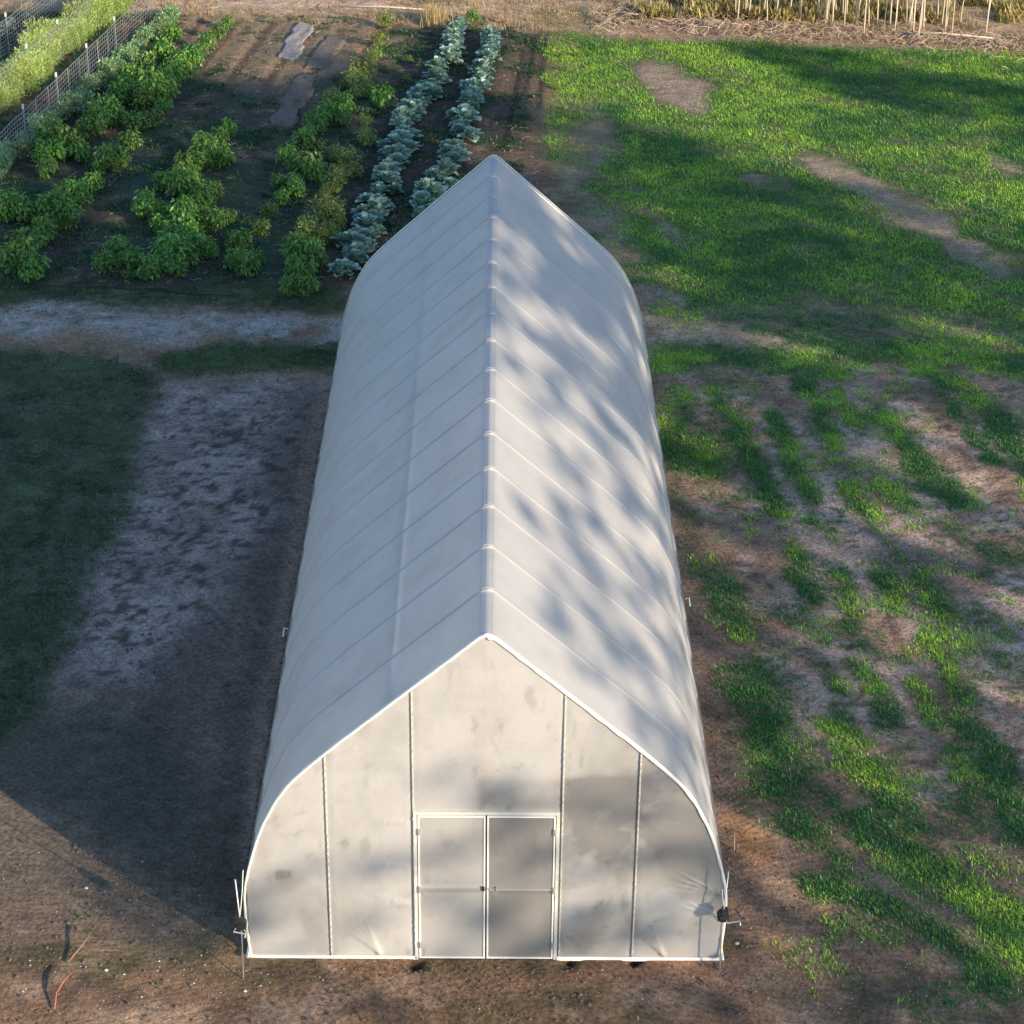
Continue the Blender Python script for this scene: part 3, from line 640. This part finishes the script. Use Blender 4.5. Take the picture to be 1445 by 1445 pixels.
# door surround and doors
mb = MB(); mb.box((DX0-.03, -.04, -.02), (DX0+.015, .05, DZ+.03)); mb.box((DX1-.015, -.04, -.02), (DX1+.03, .05, DZ+.03)); mb.box((DX0+.016, -.04, DZ-.02), (DX1-.016, .05, DZ+.03))
fr = mb.build('door_surround', M_CHAN, tunnel)
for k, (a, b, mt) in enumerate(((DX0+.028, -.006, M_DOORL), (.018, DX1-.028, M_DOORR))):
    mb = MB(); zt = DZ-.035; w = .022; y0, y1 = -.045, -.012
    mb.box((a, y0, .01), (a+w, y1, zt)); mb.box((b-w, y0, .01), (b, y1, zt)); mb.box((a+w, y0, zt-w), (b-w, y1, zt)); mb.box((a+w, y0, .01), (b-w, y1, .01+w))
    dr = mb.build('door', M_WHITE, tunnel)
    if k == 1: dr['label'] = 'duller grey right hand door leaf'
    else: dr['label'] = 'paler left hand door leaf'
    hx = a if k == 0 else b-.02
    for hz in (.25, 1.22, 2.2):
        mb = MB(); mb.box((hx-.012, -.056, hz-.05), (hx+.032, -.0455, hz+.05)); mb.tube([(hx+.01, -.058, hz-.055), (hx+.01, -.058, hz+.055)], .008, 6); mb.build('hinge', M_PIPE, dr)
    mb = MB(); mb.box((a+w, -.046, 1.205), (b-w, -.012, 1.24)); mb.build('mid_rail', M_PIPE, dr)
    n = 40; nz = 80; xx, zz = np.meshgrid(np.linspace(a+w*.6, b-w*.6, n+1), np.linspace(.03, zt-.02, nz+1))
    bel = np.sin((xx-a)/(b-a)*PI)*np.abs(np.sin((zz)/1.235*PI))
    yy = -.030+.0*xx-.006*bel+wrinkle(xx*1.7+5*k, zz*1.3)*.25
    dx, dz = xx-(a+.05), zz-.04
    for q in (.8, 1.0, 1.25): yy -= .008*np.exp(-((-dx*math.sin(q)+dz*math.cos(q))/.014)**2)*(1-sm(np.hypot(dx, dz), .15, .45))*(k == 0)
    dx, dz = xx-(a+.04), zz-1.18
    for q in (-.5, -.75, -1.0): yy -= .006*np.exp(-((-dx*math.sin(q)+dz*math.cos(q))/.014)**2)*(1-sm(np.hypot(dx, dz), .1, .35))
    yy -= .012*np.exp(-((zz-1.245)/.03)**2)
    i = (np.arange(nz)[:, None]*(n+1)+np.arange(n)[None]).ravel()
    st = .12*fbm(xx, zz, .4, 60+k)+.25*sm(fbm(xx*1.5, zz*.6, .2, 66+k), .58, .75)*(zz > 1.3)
    st = st+.45*np.exp(-((zz-1.185)/.022)**2)  # dark line under the mid rail: its shade painted into the tint
    st = st*1.0-.3*np.exp(-((zz-1.26)/.03)**2)  # pale line above the rail: a highlight painted into the tint
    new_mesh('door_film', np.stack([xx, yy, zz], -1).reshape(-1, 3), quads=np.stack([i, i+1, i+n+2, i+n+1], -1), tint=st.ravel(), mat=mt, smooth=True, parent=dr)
    if k == 1:
        mb = MB(); mb.tube([(.015, -.06, 1.245), (.12, -.062, 1.245), (.15, -.06, 1.28), (.15, -.06, 1.21)], .010, 6); mb.build('latch', M_PIPE, dr)
    else:
        mb = MB(); mb.box((-.055, -.065, 1.21), (-.012, -.046, 1.28)); mb.build('latch_plate', M_BLACK, dr)
# small clips sticking out of the eaves
for p, d in (((3.36, 7.9, 1.25), 1), ((-3.36, 6.9, 1.2), -1)):
    mb = MB(); mb.tube([p, (p[0]+d*.06, p[1], p[2]+.02), (p[0]+d*.08, p[1]-.05, p[2]-.12)], .013, 5); mb.build('film_clip', M_WHITE, tunnel)

# roll-up crank posts at the two front corners
def crank(side, x0, y0, label):
    t = empty('roll_up_crank', (x0, y0, 0)); tag(t, label, 'crank')
    b = -side*.06
    mb = MB(); mb.tube([(b*.2, 0, -.12), (b*.5, 0, .8), (b*-.2, 0, 1.72)], .010, 8); mb.build('guide_pole', M_PIPE, t, True)
    mb = MB()
    n = 14
    for (r, ya, yb) in ((.085, -.03, .07), (.055, -.055, .10)):
        vs = [(-side*.02+r*math.cos(2*PI*k/n), yy, .95+r*math.sin(2*PI*k/n)) for yy in (ya, yb) for k in range(n)]
        mb.add(vs, [(k, (k+1) % n, n+(k+1) % n, n+k) for k in range(n)]+[tuple(range(n))[::-1], tuple(range(n, 2*n))])
    mb.box((-.045, -.04, .99), (.045, .05, 1.08)); mb.build('gearbox', M_BLACK, t)
    if side > 0: pts = [(.02, -.05, .93), (.03, -.11, .92), (.20, -.12, .96), (.20, -.2, .96)]
    else: pts = [(-.04, -.06, .93), (-.06, -.12, .92), (.10, -.13, .89), (.10, -.20, .89)]
    mb = MB(); mb.tube(pts, .011, 6); mb.build('crank_handle', M_WHITE, t, True)
    mb = MB(); mb.tube([(0, .06, .95), (-side*.05, .3, .55), (-side*.08, .34, .12)], .006, 6); mb.tube([(-side*.01, .05, 1.0), (-side*.03, .3, 1.3), (-side*.05, .36, 1.6)], .006, 6)
    mb.build('drive_rod', M_WHITE, t, True)
    return t
pl, pr = U(342, 1381), U(1017, 1369)
crank(-1, pl[0], pl[1], 'white crank pole with black gearbox at the front left corner of the greenhouse')
crank(1, pr[0], pr[1], 'thin grey crank pole with black gearbox and bent handle at the front right corner')

# ------------------------------------------------------------------ plants
def leafset(P, D, Nn, L, W, tint, cup=.25, shape='diamond'):
    """P base, D axis, N up normal, sizes"""
    n = len(P); D = D/np.linalg.norm(D, axis=1)[:, None]
    Sd = np.cross(D, Nn); Sd /= np.linalg.norm(Sd, axis=1)[:, None]+1e-9; Nn = np.cross(Sd, D)
    L = L[:, None]; W = W[:, None]/2
    if shape == 'diamond':
        rows = ((0, 0.02, 0), (.45, 1, -.02), (1, .02, -.16))
    else:
        rows = ((0, .12, 0), (.22, .25, .02), (.42, .9, .03), (.70, 1.0, -.01), (.92, .6, -.10), (1.0, .15, -.16))
    V = []
    for t, w, dz in rows:
        c = P+D*L*t+Nn*L*dz
        V += [c-Sd*W*w+Nn*W*w*cup, c, c+Sd*W*w+Nn*W*w*cup]
    V = np.stack(V, 1).reshape(-1, 3); m = len(rows)*3; b = np.arange(n)[:, None]*m
    Q = []
    for r in range(len(rows)-1):
        for k in (0, 1): Q.append(np.stack([b[:, 0]+r*3+k, b[:, 0]+r*3+k+1, b[:, 0]+r*3+k+4, b[:, 0]+r*3+k+3], -1))
    return V, np.concatenate(Q), np.repeat(tint, m)
def unit(rg, n):
    v = rg.normal(size=(n, 3)); return v/np.linalg.norm(v, axis=1)[:, None]
def mk_collard(seed, sc=1.0):
    rg = np.random.default_rng(seed); n = 38
    a = np.arange(n)*2.4+rg.normal(0, .2, n); t = np.linspace(0, 1, n)     # outer -> inner
    lean = .25+1.15*t; L = (.23-.09*t)*rg.uniform(.7, 1.2, n)*sc
    D = np.stack([np.cos(a)*np.cos(lean), np.sin(a)*np.cos(lean), np.sin(lean)], -1)
    P = D*(.09*sc)*[1, 1, .4]+[0, 0, .06]+np.stack([0*t, 0*t, .10*t+rg.uniform(0, .06, n)], -1)
    V, Q, T = leafset(P, D, np.tile([0, 0, 1.], (n, 1)), L, L*.92, np.clip(rg.uniform(.1, 1, n), 0, 1), .28, 'round')
    V += rg.normal(0, .006, V.shape)
    return V, Q, T
def mk_bush(seed, r=.3, h=.5, n=420, L=.085, droop=.5, clumps=9):
    rg = np.random.default_rng(seed)
    cc = unit(rg, clumps)*[r*.62, r*.62, h*.30]+[0, 0, h*.58]; cr = rg.uniform(.35, .6, clumps)*r
    k = rg.integers(0, clumps, n); u = unit(rg, n); rr = rg.random(n)**.35
    P = cc[k]+u*(cr[k]*rr)[:, None]; P[:, 2] = np.maximum(P[:, 2], .03)
    D = u*[1, 1, .4]+rg.normal(0, .45, (n, 3)); D[:, 2] -= droop
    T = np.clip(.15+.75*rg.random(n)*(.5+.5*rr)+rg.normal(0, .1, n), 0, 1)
    N_ = np.tile([0, 0, 1.], (n, 1))+rg.normal(0, .4, (n, 3))
    P[:30] = np.stack([rg.normal(0, .015, 30), rg.normal(0, .015, 30), np.linspace(0, h*.7, 30)], -1)
    return leafset(P, D, N_, L*rg.uniform(.6, 1.35, n), L*.45*rg.uniform(.7, 1.3, n), T, .2)
def mk_upright(seed, r=.30, h=.95, n=900, L=.10, W=.018):
    rg = np.random.default_rng(seed)
    a = rg.uniform(0, 2*PI, n); q = rg.random(n)**.5*r; z = rg.random(n)**.75*h
    P = np.stack([np.cos(a)*q*1.1, np.sin(a)*q, z], -1)
    P[:60] = np.stack([rg.normal(0, .02, 60), rg.normal(0, .02, 60), np.linspace(0, h, 60)], -1)
    D = np.stack([np.cos(a)*.55, np.sin(a)*.55, rg.uniform(.1, 1.4, n)], -1)+rg.normal(0, .3, (n, 3))
    return leafset(P, D, unit(rg, n)+[0, 0, .6], L*rg.uniform(.6, 1.4, n), W*rg.uniform(.7, 1.4, n), np.clip(.2+.6*rg.random(n)+.25*z/h, 0, 1), .15)
PROTO = {}
def protos(key, fn, m, k):
    out = []
    for s in range(k):
        V, Q, T = fn(s)
        me_o = new_mesh(key, V, quads=Q, tint=T, mat=m); me = me_o.data; bpy.data.objects.remove(me_o); out.append(me)
    PROTO[key] = out
protos('collard', lambda s: mk_collard(100+s), L_COLL, 7)
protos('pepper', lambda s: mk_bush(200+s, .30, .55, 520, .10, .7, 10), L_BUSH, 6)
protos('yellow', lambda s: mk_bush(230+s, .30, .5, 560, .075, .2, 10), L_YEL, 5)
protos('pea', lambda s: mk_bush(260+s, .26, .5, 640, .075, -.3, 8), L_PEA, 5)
protos('tall', lambda s: mk_upright(290+s), L_TALL, 6)
protos('weed', lambda s: mk_bush(320+s, .2, .25, 200, .07, .1, 6), L_YEL, 3)
rp = random.Random(21)
def plant(kind, x, y, sc, name, label, cat, group, zs=None, sink=.02, stem=False):
    me = rp.choice(PROTO[kind])
    o = bpy.data.objects.new(name, me); COL.objects.link(o)
    o.location = (x, y, H(x, y)-sink); o.rotation_euler = (rp.uniform(-.08, .08), rp.uniform(-.08, .08), rp.uniform(0, 2*PI))
    o.scale = (sc, sc*rp.uniform(.9, 1.1), (zs or sc)*rp.uniform(.85, 1.15)); tag(o, label, cat, group); return o
def along(pts, step, jit=.08):
    P = [U(*p)[:2] for p in pts]; out = []; carry = 0
    for A, B in zip(P[:-1], P[1:]):
        L = np.linalg.norm(B-A); t = carry
        while t < L:
            out.append(A+(B-A)*t/L+np.array([rp.gauss(0, jit), rp.gauss(0, jit)])); t += step
        carry = t-L
    return out
for p in along([(646,44),(630,85),(610,122),(588,158),(570,195),(553,228),(543,262),(526,300),(512,340),(492,380),(484,396)], .30, .15):
    plant('collard', p[0], p[1], rp.uniform(.85, 1.45), 'collard', 'blue green leafy collard in the left of the two rows beyond the roof', 'plant', 'left row of collards')
for p in along([(508,366),(530,330),(536,300)], .42, .08):
    plant('collard', p[0], p[1], rp.uniform(.85, 1.1), 'collard', 'blue green leafy collard in the left of the two rows beyond the roof', 'plant', 'left row of collards')
for p in along([(698,55),(690,85),(678,120),(664,155),(652,188),(640,222),(627,252),(612,282),(596,315)], .29, .16):
    plant('collard', p[0], p[1], rp.uniform(.85, 1.45), 'collard', 'blue green leafy collard in the right hand row, running up to the roof peak', 'plant', 'right row of collards')
for p in along([(680,112),(660,150),(645,190)], .5, .06)+along([(556,212),(545,240)], .5, .06):
    plant('collard', p[0], p[1], rp.uniform(.7, .9), 'collard', 'blue green leafy collard in the right hand row, running up to the roof peak' if p[0] > U(600,200)[0] else 'blue green leafy collard in the left of the two rows beyond the roof', 'plant', 'right row of collards' if p[0] > U(600,200)[0] else 'left row of collards')
def bushes(lst, kind, label, group, cat='bush', k0=1.0):
    for (a, b, r) in lst:
        c = U(a, b+r*.45); s = r*np.linalg.norm(c-CAM)/F/.31*k0
        plant(kind, c[0], c[1], s, 'garden_bush', label, cat, group, zs=max(.7, s))
        if r > 15:
            for q in range(3 if r > 19 else 1): plant(kind, c[0]+rp.uniform(-.4, .4), c[1]+rp.uniform(-.9, .9), s*rp.uniform(.5, .85), 'garden_bush', label, cat, group)
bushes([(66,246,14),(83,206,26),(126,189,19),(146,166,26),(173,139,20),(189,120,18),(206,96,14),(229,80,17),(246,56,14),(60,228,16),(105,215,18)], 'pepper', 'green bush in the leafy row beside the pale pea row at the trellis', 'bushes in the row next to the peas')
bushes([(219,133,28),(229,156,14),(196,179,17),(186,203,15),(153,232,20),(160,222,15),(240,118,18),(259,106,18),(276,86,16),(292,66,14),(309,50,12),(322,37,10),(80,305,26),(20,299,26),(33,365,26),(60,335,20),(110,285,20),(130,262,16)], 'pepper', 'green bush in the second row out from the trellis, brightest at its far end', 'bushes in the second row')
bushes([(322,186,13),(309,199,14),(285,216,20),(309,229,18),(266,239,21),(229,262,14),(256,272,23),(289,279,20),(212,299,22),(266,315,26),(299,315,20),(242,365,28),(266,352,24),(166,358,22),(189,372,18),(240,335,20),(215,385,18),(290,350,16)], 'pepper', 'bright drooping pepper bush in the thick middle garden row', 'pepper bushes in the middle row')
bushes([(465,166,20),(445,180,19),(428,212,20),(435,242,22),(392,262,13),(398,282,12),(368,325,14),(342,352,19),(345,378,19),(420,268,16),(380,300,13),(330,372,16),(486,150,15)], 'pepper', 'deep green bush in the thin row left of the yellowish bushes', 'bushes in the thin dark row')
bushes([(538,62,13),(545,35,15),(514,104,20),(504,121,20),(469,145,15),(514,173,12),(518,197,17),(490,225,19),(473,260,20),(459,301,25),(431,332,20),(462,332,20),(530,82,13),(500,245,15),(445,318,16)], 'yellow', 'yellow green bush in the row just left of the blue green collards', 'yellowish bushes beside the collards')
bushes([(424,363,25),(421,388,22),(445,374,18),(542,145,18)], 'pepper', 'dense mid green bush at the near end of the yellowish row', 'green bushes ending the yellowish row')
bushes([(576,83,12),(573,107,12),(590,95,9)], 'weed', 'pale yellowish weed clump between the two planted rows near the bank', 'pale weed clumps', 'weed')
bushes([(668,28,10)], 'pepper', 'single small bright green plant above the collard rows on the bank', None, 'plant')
bushes([(790,75,13),(800,95,12),(788,120,12),(775,60,9),(815,75,9),(795,150,10)], 'weed', 'yellowish weed between the bare drip lines and the green field', 'yellow weeds beside the field', 'weed')
for p in along([(-20,262),(40,212),(95,165),(140,124),(185,85),(215,55),(246,24)], .36, .10):
    plant('pea', p[0], p[1], rp.uniform(.85, 1.25), 'pea_plant', 'pale green pea plant in the narrow row in front of the wire trellis', 'plant', 'pea plants in front of the trellis')
for p in along([(-40,190),(20,135),(70,92),(120,52),(165,20),(200,-12)], .33, .16)+along([(-30,180),(60,95),(150,25),(175,5)], .42, .2):
    plant('tall', p[0], p[1], rp.uniform(.6, 1.3), 'tall_crop_plant', 'tall yellow green plant in the thick row between the wire trellises', 'plant', 'tall plants between the trellises')
for p in along([(-20,125),(30,86),(60,66)], .5, .08)+along([(-30,70),(20,35),(45,22)], .55, .1):
    plant('collard', p[0], p[1], rp.uniform(.7, .95), 'young_collard', 'pale young collard on dark soil behind the trellises in the far left corner', 'plant', 'young collards in the far left corner')

# ------------------------------------------------------------------ trellis fences
def fence(p0, p1, n, hgt, label, rods=True, ext0=0, ext1=0):
    A, B = U(*p0), U(*p1); L = np.linalg.norm((B-A)[:2]); d = (B-A)[:2]/L; ang = math.atan2(d[1], d[0])
    t = empty('trellis_fence', (A[0], A[1], 0), ang); tag(t, label, 'fence')
    Hh = lambda s: H(A[0]+d[0]*s, A[1]+d[1]*s)
    for i in range(n):
        s = L*i/(n-1); z = Hh(s)
        mb = MB(); mb.box((s-.022, -.006, z-.2), (s+.022, .006, z+hgt+.17)); mb.box((s-.005, .006, z-.2), (s+.005, .040, z+hgt+.17)); po = mb.build('post', M_POST, t)
        mb = MB(); mb.box((s-.024, -.010, z+hgt+.05), (s+.024, .042, z+hgt+.185)); mb.build('post_tip', M_TIP, po)
        if rods and i < n-1:
            for q in (.36, .72):
                s2 = s+L/(n-1)*q; z = Hh(s2); mb = MB(); mb.tube([(s2, .02, z-.1), (s2+.02, .02, z+hgt*.98)], .011, 5); mb.build('rod', M_POST, t)
    mb = MB(); m = int((L+ext0+ext1)/1.0)
    for k in range(9):
        zz = hgt*(.08+.92*k/8)
        mb.tube([(-ext0+(L+ext0+ext1)*q/m, -.012+.008*math.sin(q*1.3+k), Hh(-ext0+(L+ext0+ext1)*q/m)+zz-.02*math.sin(q*PI*.8)) for q in range(m+1)], .008 if k == 8 else .0055, 4)
    s = -ext0
    while s < L+ext1:
        z = Hh(s); mb.tube([(s, -.016, z+hgt*.08), (s, -.016, z+hgt)], .0045, 4); s += .21
    mb.build('wire_mesh', M_WIRE, t)
    return t
fence((39,210), (166,81), 4, 1.12, 'wire mesh trellis with white tipped posts between the pale pea row and the tall crop', ext0=3.0, ext1=5)
fence((43,120), (86,84), 2, 1.15, 'second wire trellis with white tipped posts behind the tall yellow green crop', rods=True, ext0=5, ext1=5)
fence((-28,110), (14,76), 2, 1.15, 'farthest wire trellis in the top left corner over dark soil', rods=True, ext0=3, ext1=12)

# ------------------------------------------------------------------ sheets, hose, bits
def sheet_thing(name, label, cat, pts, m, seed, lift=.03, amp=.05, nu=14, nv=26):
    P = [U(*p) for p in pts]; V = []
    for j in range(nv+1):
        for i in range(nu+1):
            u, v = i/nu, j/nv
            p = (P[0]*(1-u)+P[1]*u)*(1-v)+(P[3]*(1-u)+P[2]*u)*v
            e_ = float(fbm(np.array([v*6.+i//nu*9.]), np.array([seed*3.+u]), 1.0, seed)[0])-.5; x, y = p[0]+e_*(.55 if i in (0, nu) else .25), p[1]+e_*.6
            z = H(x, y)+lift+amp*float(fbm(np.array([x*3]), np.array([y]), .5, seed)[0])*(1 if 0 < i < nu and 0 < j < nv else 0)
            V.append((x, y, z))
    n = nu+1; Fc = [(j*n+i, j*n+i+1, (j+1)*n+i+1, (j+1)*n+i) for j in range(nv) for i in range(nu)]
    c = P[0]; o = new_mesh(name, V, faces=Fc, mat=m, smooth=True, tint=[.5]*len(V)); md = o.modifiers.new('thickness', 'SOLIDIFY'); md.thickness = .008
    tag(o, label, cat); return o
sheet_thing('row_cover', 'crumpled grey row cover sheet lying on a bed near the bank', 'ground cloth', [(388,84),(418,84),(446,36),(420,34)], M_SHEET, 3, .01, .10)
sheet_thing('mulch_sheet', 'torn dark plastic mulch on the bed right of the grey row cover', 'ground cloth', [(428,100),(462,96),(488,52),(462,50)], M_MULCH, 5, .01, .08)
sheet_thing('mulch_sheet', 'long strip of dark plastic mulch running down the bed toward the middle of the garden', 'ground cloth', [(378,180),(412,180),(448,108),(418,108)], M_MULCH, 8, .01, .07)
mb = MB(); pts = []
for k in range(40):
    px = -60+k*10.2; py = 407-3*math.sin(px/60.)+(px > 230)*(px-230)*.08+1.2*math.sin(px/13.)
    p = U(px, py); pts.append((p[0], p[1], H(p[0], p[1])+.02))
mb.tube(pts, .016, 5); o = mb.build('irrigation_hose', M_BLACK, smooth=True); tag(o, 'thin black irrigation hose lying along the near edge of the garden', 'hose')
def stick(name, label, cat, pts, r, m, lift=.03):
    mb = MB(); P = []
    for (a, b, dz) in pts:
        p = U(a, b); P.append((p[0], p[1], H(p[0], p[1])+lift+dz))
    mb.tube(P, r, 6); o = mb.build(name, m, smooth=True); tag(o, label, cat); return o
stick('wooden_stake', 'short tan wooden stake lying on the soil at the lower left', 'stake', [(96,1361,.0),(113,1346,.06),(130,1329,.13)], .014, M_STAKE)
stick('red_strip', 'curved red and white strip lying in the soil near the bottom left corner', 'strip', [(77,1426,0),(80,1408,.05),(90,1395,.09),(104,1384,.12)], [.010, .016, .018, .008], M_RED)
stick('log', 'pale fallen branch lying on the bank behind the garden', 'log', [(470,10,0),(540,13,.05),(620,17,.02)], [.03, .04, .02], M_PALE)
stick('log', 'forked grey branch on the litter bank above the field', 'log', [(860,18,0),(900,24,.06),(935,20,.12)], [.05, .04, .02], M_PALE)
stick('log', 'long pale pole lying in the brush near the upper right corner', 'log', [(1270,48,0),(1330,52,.1),(1400,60,.12)], [.05, .04, .025], M_PALE)
stick('post_stick', 'thin dark stake standing in the orange soil right of the greenhouse', 'stake', [(1036,1200,0),(1035,1192,.25)], .012, M_WOOD, 0)
for (a, b, r, lb) in ((1040,1331,.035,'round white pebble right of the front right crank pole'), (122,1255,.03,'white scrap on the soil left of the greenhouse shadow edge'), (346,1398,.03,'pale pebble below the front left crank pole'), (700,47,.09,'white scrap beside the far end of the collard rows'), (150,1370,.03,'pale scrap near the tan wooden stake')):
    p = U(a, b); mb = MB(); rd = random.Random(a); z = H(p[0], p[1]); vs = []
    for j, (rr, zz) in enumerate(((.6, -.2), (1, .15), (.75, .55))):
        for k in range(8):
            q = k*PI/4; w = rr*r*rd.uniform(.85, 1.15); vs.append((p[0]+math.cos(q)*w, p[1]+math.sin(q)*w*.85, z+zz*r))
    vs.append((p[0], p[1], z+.7*r)); mb.add(vs, [(j*8+k, j*8+(k+1) % 8, (j+1)*8+(k+1) % 8, (j+1)*8+k) for j in range(2) for k in range(8)]+[(16+k, 16+(k+1) % 8, 24) for k in range(8)])
    o = mb.build('pebble' if 'pebble' in lb else 'scrap', M_TIP); tag(o, lb, 'pebble' if 'pebble' in lb else 'scrap')
# dry tuft on the bank
P = G(612, 34); rgt = np.random.default_rng(5); n = 900
Pb = np.stack([P[0]+rgt.normal(0, .22, n), P[1]+rgt.normal(0, .3, n), np.full(n, P[2])], -1)
V, T, t = blades(Pb, rgt.uniform(.3, .75, n), np.full(n, .016), .5, rgt.random(n), rgt, .1)
tag(new_mesh('dry_tuft', V, tris=T, tint=t, mat=L_DRY), 'tall straw coloured grass tuft on the bank above the left collard row', 'grass tuft')

# ------------------------------------------------------------------ trees
def mk_tree_mesh(seed, h, r0, crown0, spread, nleaf, Ls, pine=False):
    rd = random.Random(seed); rg = np.random.default_rng(seed); mb = MB()
    lean = (rd.uniform(-.04, .04)*h, rd.uniform(-.04, .04)*h)
    tr = [(lean[0]*t+.12*math.sin(t*5+seed), lean[1]*t+.1*math.sin(t*4+seed*2), h*t) for t in np.linspace(0, 1, 9)]
    tr[0] = (tr[0][0], tr[0][1], -.2)
    mb.tube(tr, [r0*(1.25-1.15*t) if t else r0*1.5 for t in np.linspace(0, 1, 9)], 8)
    cl = []; nl = int(10+h*({98: 2.0, 99: 2.0}.get(seed, 1.35) if pine else 1.1))
    for i in range(nl):
        t = crown0+(1-crown0)*(i+rd.random())/nl*.97; k = t*8; a0 = int(min(k, 7)); f_ = k-a0
        b = Vector(tr[a0])*(1-f_)+Vector(tr[a0+1])*f_; az = i*2.4+rd.uniform(-.5, .5)
        L = spread*(1-(t-crown0)/(1-crown0)*(.75 if pine else .55))*rd.uniform(.5, 1.15)
        e = b+Vector((math.cos(az)*L, math.sin(az)*L, L*rd.uniform(.0, .5))); mid = (b+e)/2+Vector((0, 0, L*.08))
        r = r0*(1.1-t)*.38+.012; mb.tube([b, mid, e], [r, r*.7, r*.3], 5)
        for s in (.45, .7, 1.0):
            if rd.random() < .85: cl.append((b*(1-s)+e*s+Vector((rd.gauss(0, .12), rd.gauss(0, .12), rd.gauss(0, .12)))*L*.5, rd.uniform(.22, .42)*(.5+.5*spread/3)*({98: .2, 99: .2}.get(seed, .38) if pine else 1)))
    cc = np.array([c[0][:] for c in cl]); cr = np.array([c[1] for c in cl])
    n = nleaf; k = rg.integers(0, len(cl), n); u = unit(rg, n)*[1.3, 1.3, .75]
    P = cc[k]+u*(cr[k]*rg.random(n)**.4)[:, None]
    V, Q, T = leafset(P, u+rg.normal(0, .5, (n, 3)), unit(rg, n)+[0, 0, .8], Ls*rg.uniform(.6, 1.3, n), Ls*.5*rg.uniform(.6, 1.3, n), np.clip(.2+.8*rg.random(n)*rg.random(len(cl))[k]+.1, 0, 1))
    return mb, (V, Q, T)
def tree_proto(name, seed, h, r0, c0, sp, nl, Ls, bark, leaf, pine=False):
    mb, (V, Q, T) = mk_tree_mesh(seed, h, r0, c0, sp, nl, Ls, pine)
    t = empty(name, (0, 0, 0)); mb.build('trunk', bark, t, True); new_mesh('crown', V, quads=Q, tint=T, mat=leaf, parent=t); return t
used = set()
def put(proto, x, y, s, rz, label, cat, group=None):
    o = proto if proto.name not in used else copy_tree(proto)
    used.add(proto.name)
    o.location = (x, y, H(x, y)-.05); o.scale = (s, s, s); o.rotation_euler = (0, 0, rz); tag(o, label, cat, group)
    if not group and 'group' in o: del o['group']
    return o
sap = [tree_proto('sapling', 40+i, 7.5, .026, .42, 1.0, 1500, .13, M_PALE, L_OLIVE) for i in range(4)]
rt = random.Random(12)
for a, b, sc_ in [(rt.uniform(1030, 1400), None, rt.uniform(.5, .95)) for _ in range(34)]+[(1040,18,.8),(1048,20,.8),(1118,24,.9),(1127,28,1.),(1132,30,1.1),(1150,26,.9),(1179,22,.9),(1192,28,1),(1196,29,.8),(1203,24,.8),(1214,34,1.1),(1219,50,.9),(1225,38,.8),(1251,34,1),(1266,32,.8),(1281,40,.7),(1286,44,.9),(1292,47,1),(1296,54,.9),(1303,38,.8),(1323,32,1),(1328,34,.8),(1340,38,1),(1358,36,.7),(905,10,.8),(965,12,.9),(1010,14,.8),(1085,20,.7)]:
    p = U(a, b if b else 16+(a-1000)*.075+rt.uniform(-6, 12)); put(rt.choice(sap), p[0], p[1], sc_*rt.uniform(.85, 1.1), rt.uniform(0, 6.28), 'thin pale bare sapling trunk rising from the brushy wood edge at the top right', 'tree', 'thin saplings at the wood edge')
big = tree_proto('pale_tree', 77, 10, .065, .4, 1.8, 2600, .16, M_PALE, L_OLIVE)
p = U(1162, 34); put(big, p[0], p[1], 1, 1.0, 'thickest pale trunk among the thin saplings at the wood edge', 'tree')
pin = [tree_proto('pine_tree', 60+i, 18, .22, .36 if i % 2 else .46, 3.4, 3300, .28, M_BARK, L_TREE, True) for i in range(4)]
for i in range(26):     # the wood behind the sapling edge, beyond the top of the frame
    x, y = rt.uniform(-26, 32), rt.uniform(66, 84); put(rt.choice(pin), x, y, rt.uniform(.6, 1.0), rt.uniform(0, 6.28), 'tall pine in the wood beyond the top of the picture', 'tree', 'pines of the far wood')
dense = tree_proto('pine_tree', 91, 18, .24, .40, 3.3, 6500, .34, M_BARK, L_TREE, True)
high = tree_proto('pine_tree', 95, 18, .22, .60, 3.3, 4200, .30, M_BARK, L_TREE, True)
fine = [tree_proto('pine_tree', 98+i, 18, .20, .36, 3.4, 3400, .20, M_BARK, L_TREE, True) for i in (0, 1)]
# the tree line toward the low sun: out of view, right of and behind the viewer
VV = np.array([0.667, 0.745])
TL = [(-13,52,.7),(-7,50,.7),(-2,50,.95),(0,55,1.1),(2,50,1.1),(4,56,1.25),(5.8,50,1.15),(7.5,56,1.35),(9.2,51,1.35),(10.8,56,1.58),(12.5,51,1.5),(14.5,57,1.62),(16.5,51,1.52),(18.5,56,1.6),(21,51,1.48),
      (23.5,56,1.55),(25.5,50,1.42),(28,54,1.5),(30,49,1.25),(38.5,51,1.27),(40.2,55,1.33),(42,50,1.15),(45.5,54,1.0),(50,50,.9),(55,52,.85)]
FS = (-2, 0, 2, 4, 5.8, 7.5, 9.2, 10.8)
for s, r, sc_ in TL:
    T_ = SUNV*r+VV*s; put(rt.choice(fine) if s in FS else dense if s in (25.5, 28, 38.5, 40.2) else (high if s in (12.5, 14.5, 16.5, 21, 23.5) else rt.choice(pin)), T_[0], T_[1], sc_, rt.uniform(0, 6.28), 'tall pine outside the picture that shades the field and the roof', 'tree', 'pines of the near tree line')
# ------------------------------------------------------------------ render settings
SC.render.engine = 'CYCLES'
SC.cycles.max_bounces = 8; SC.cycles.diffuse_bounces = 5; SC.cycles.transmission_bounces = 5; SC.cycles.transparent_max_bounces = 8
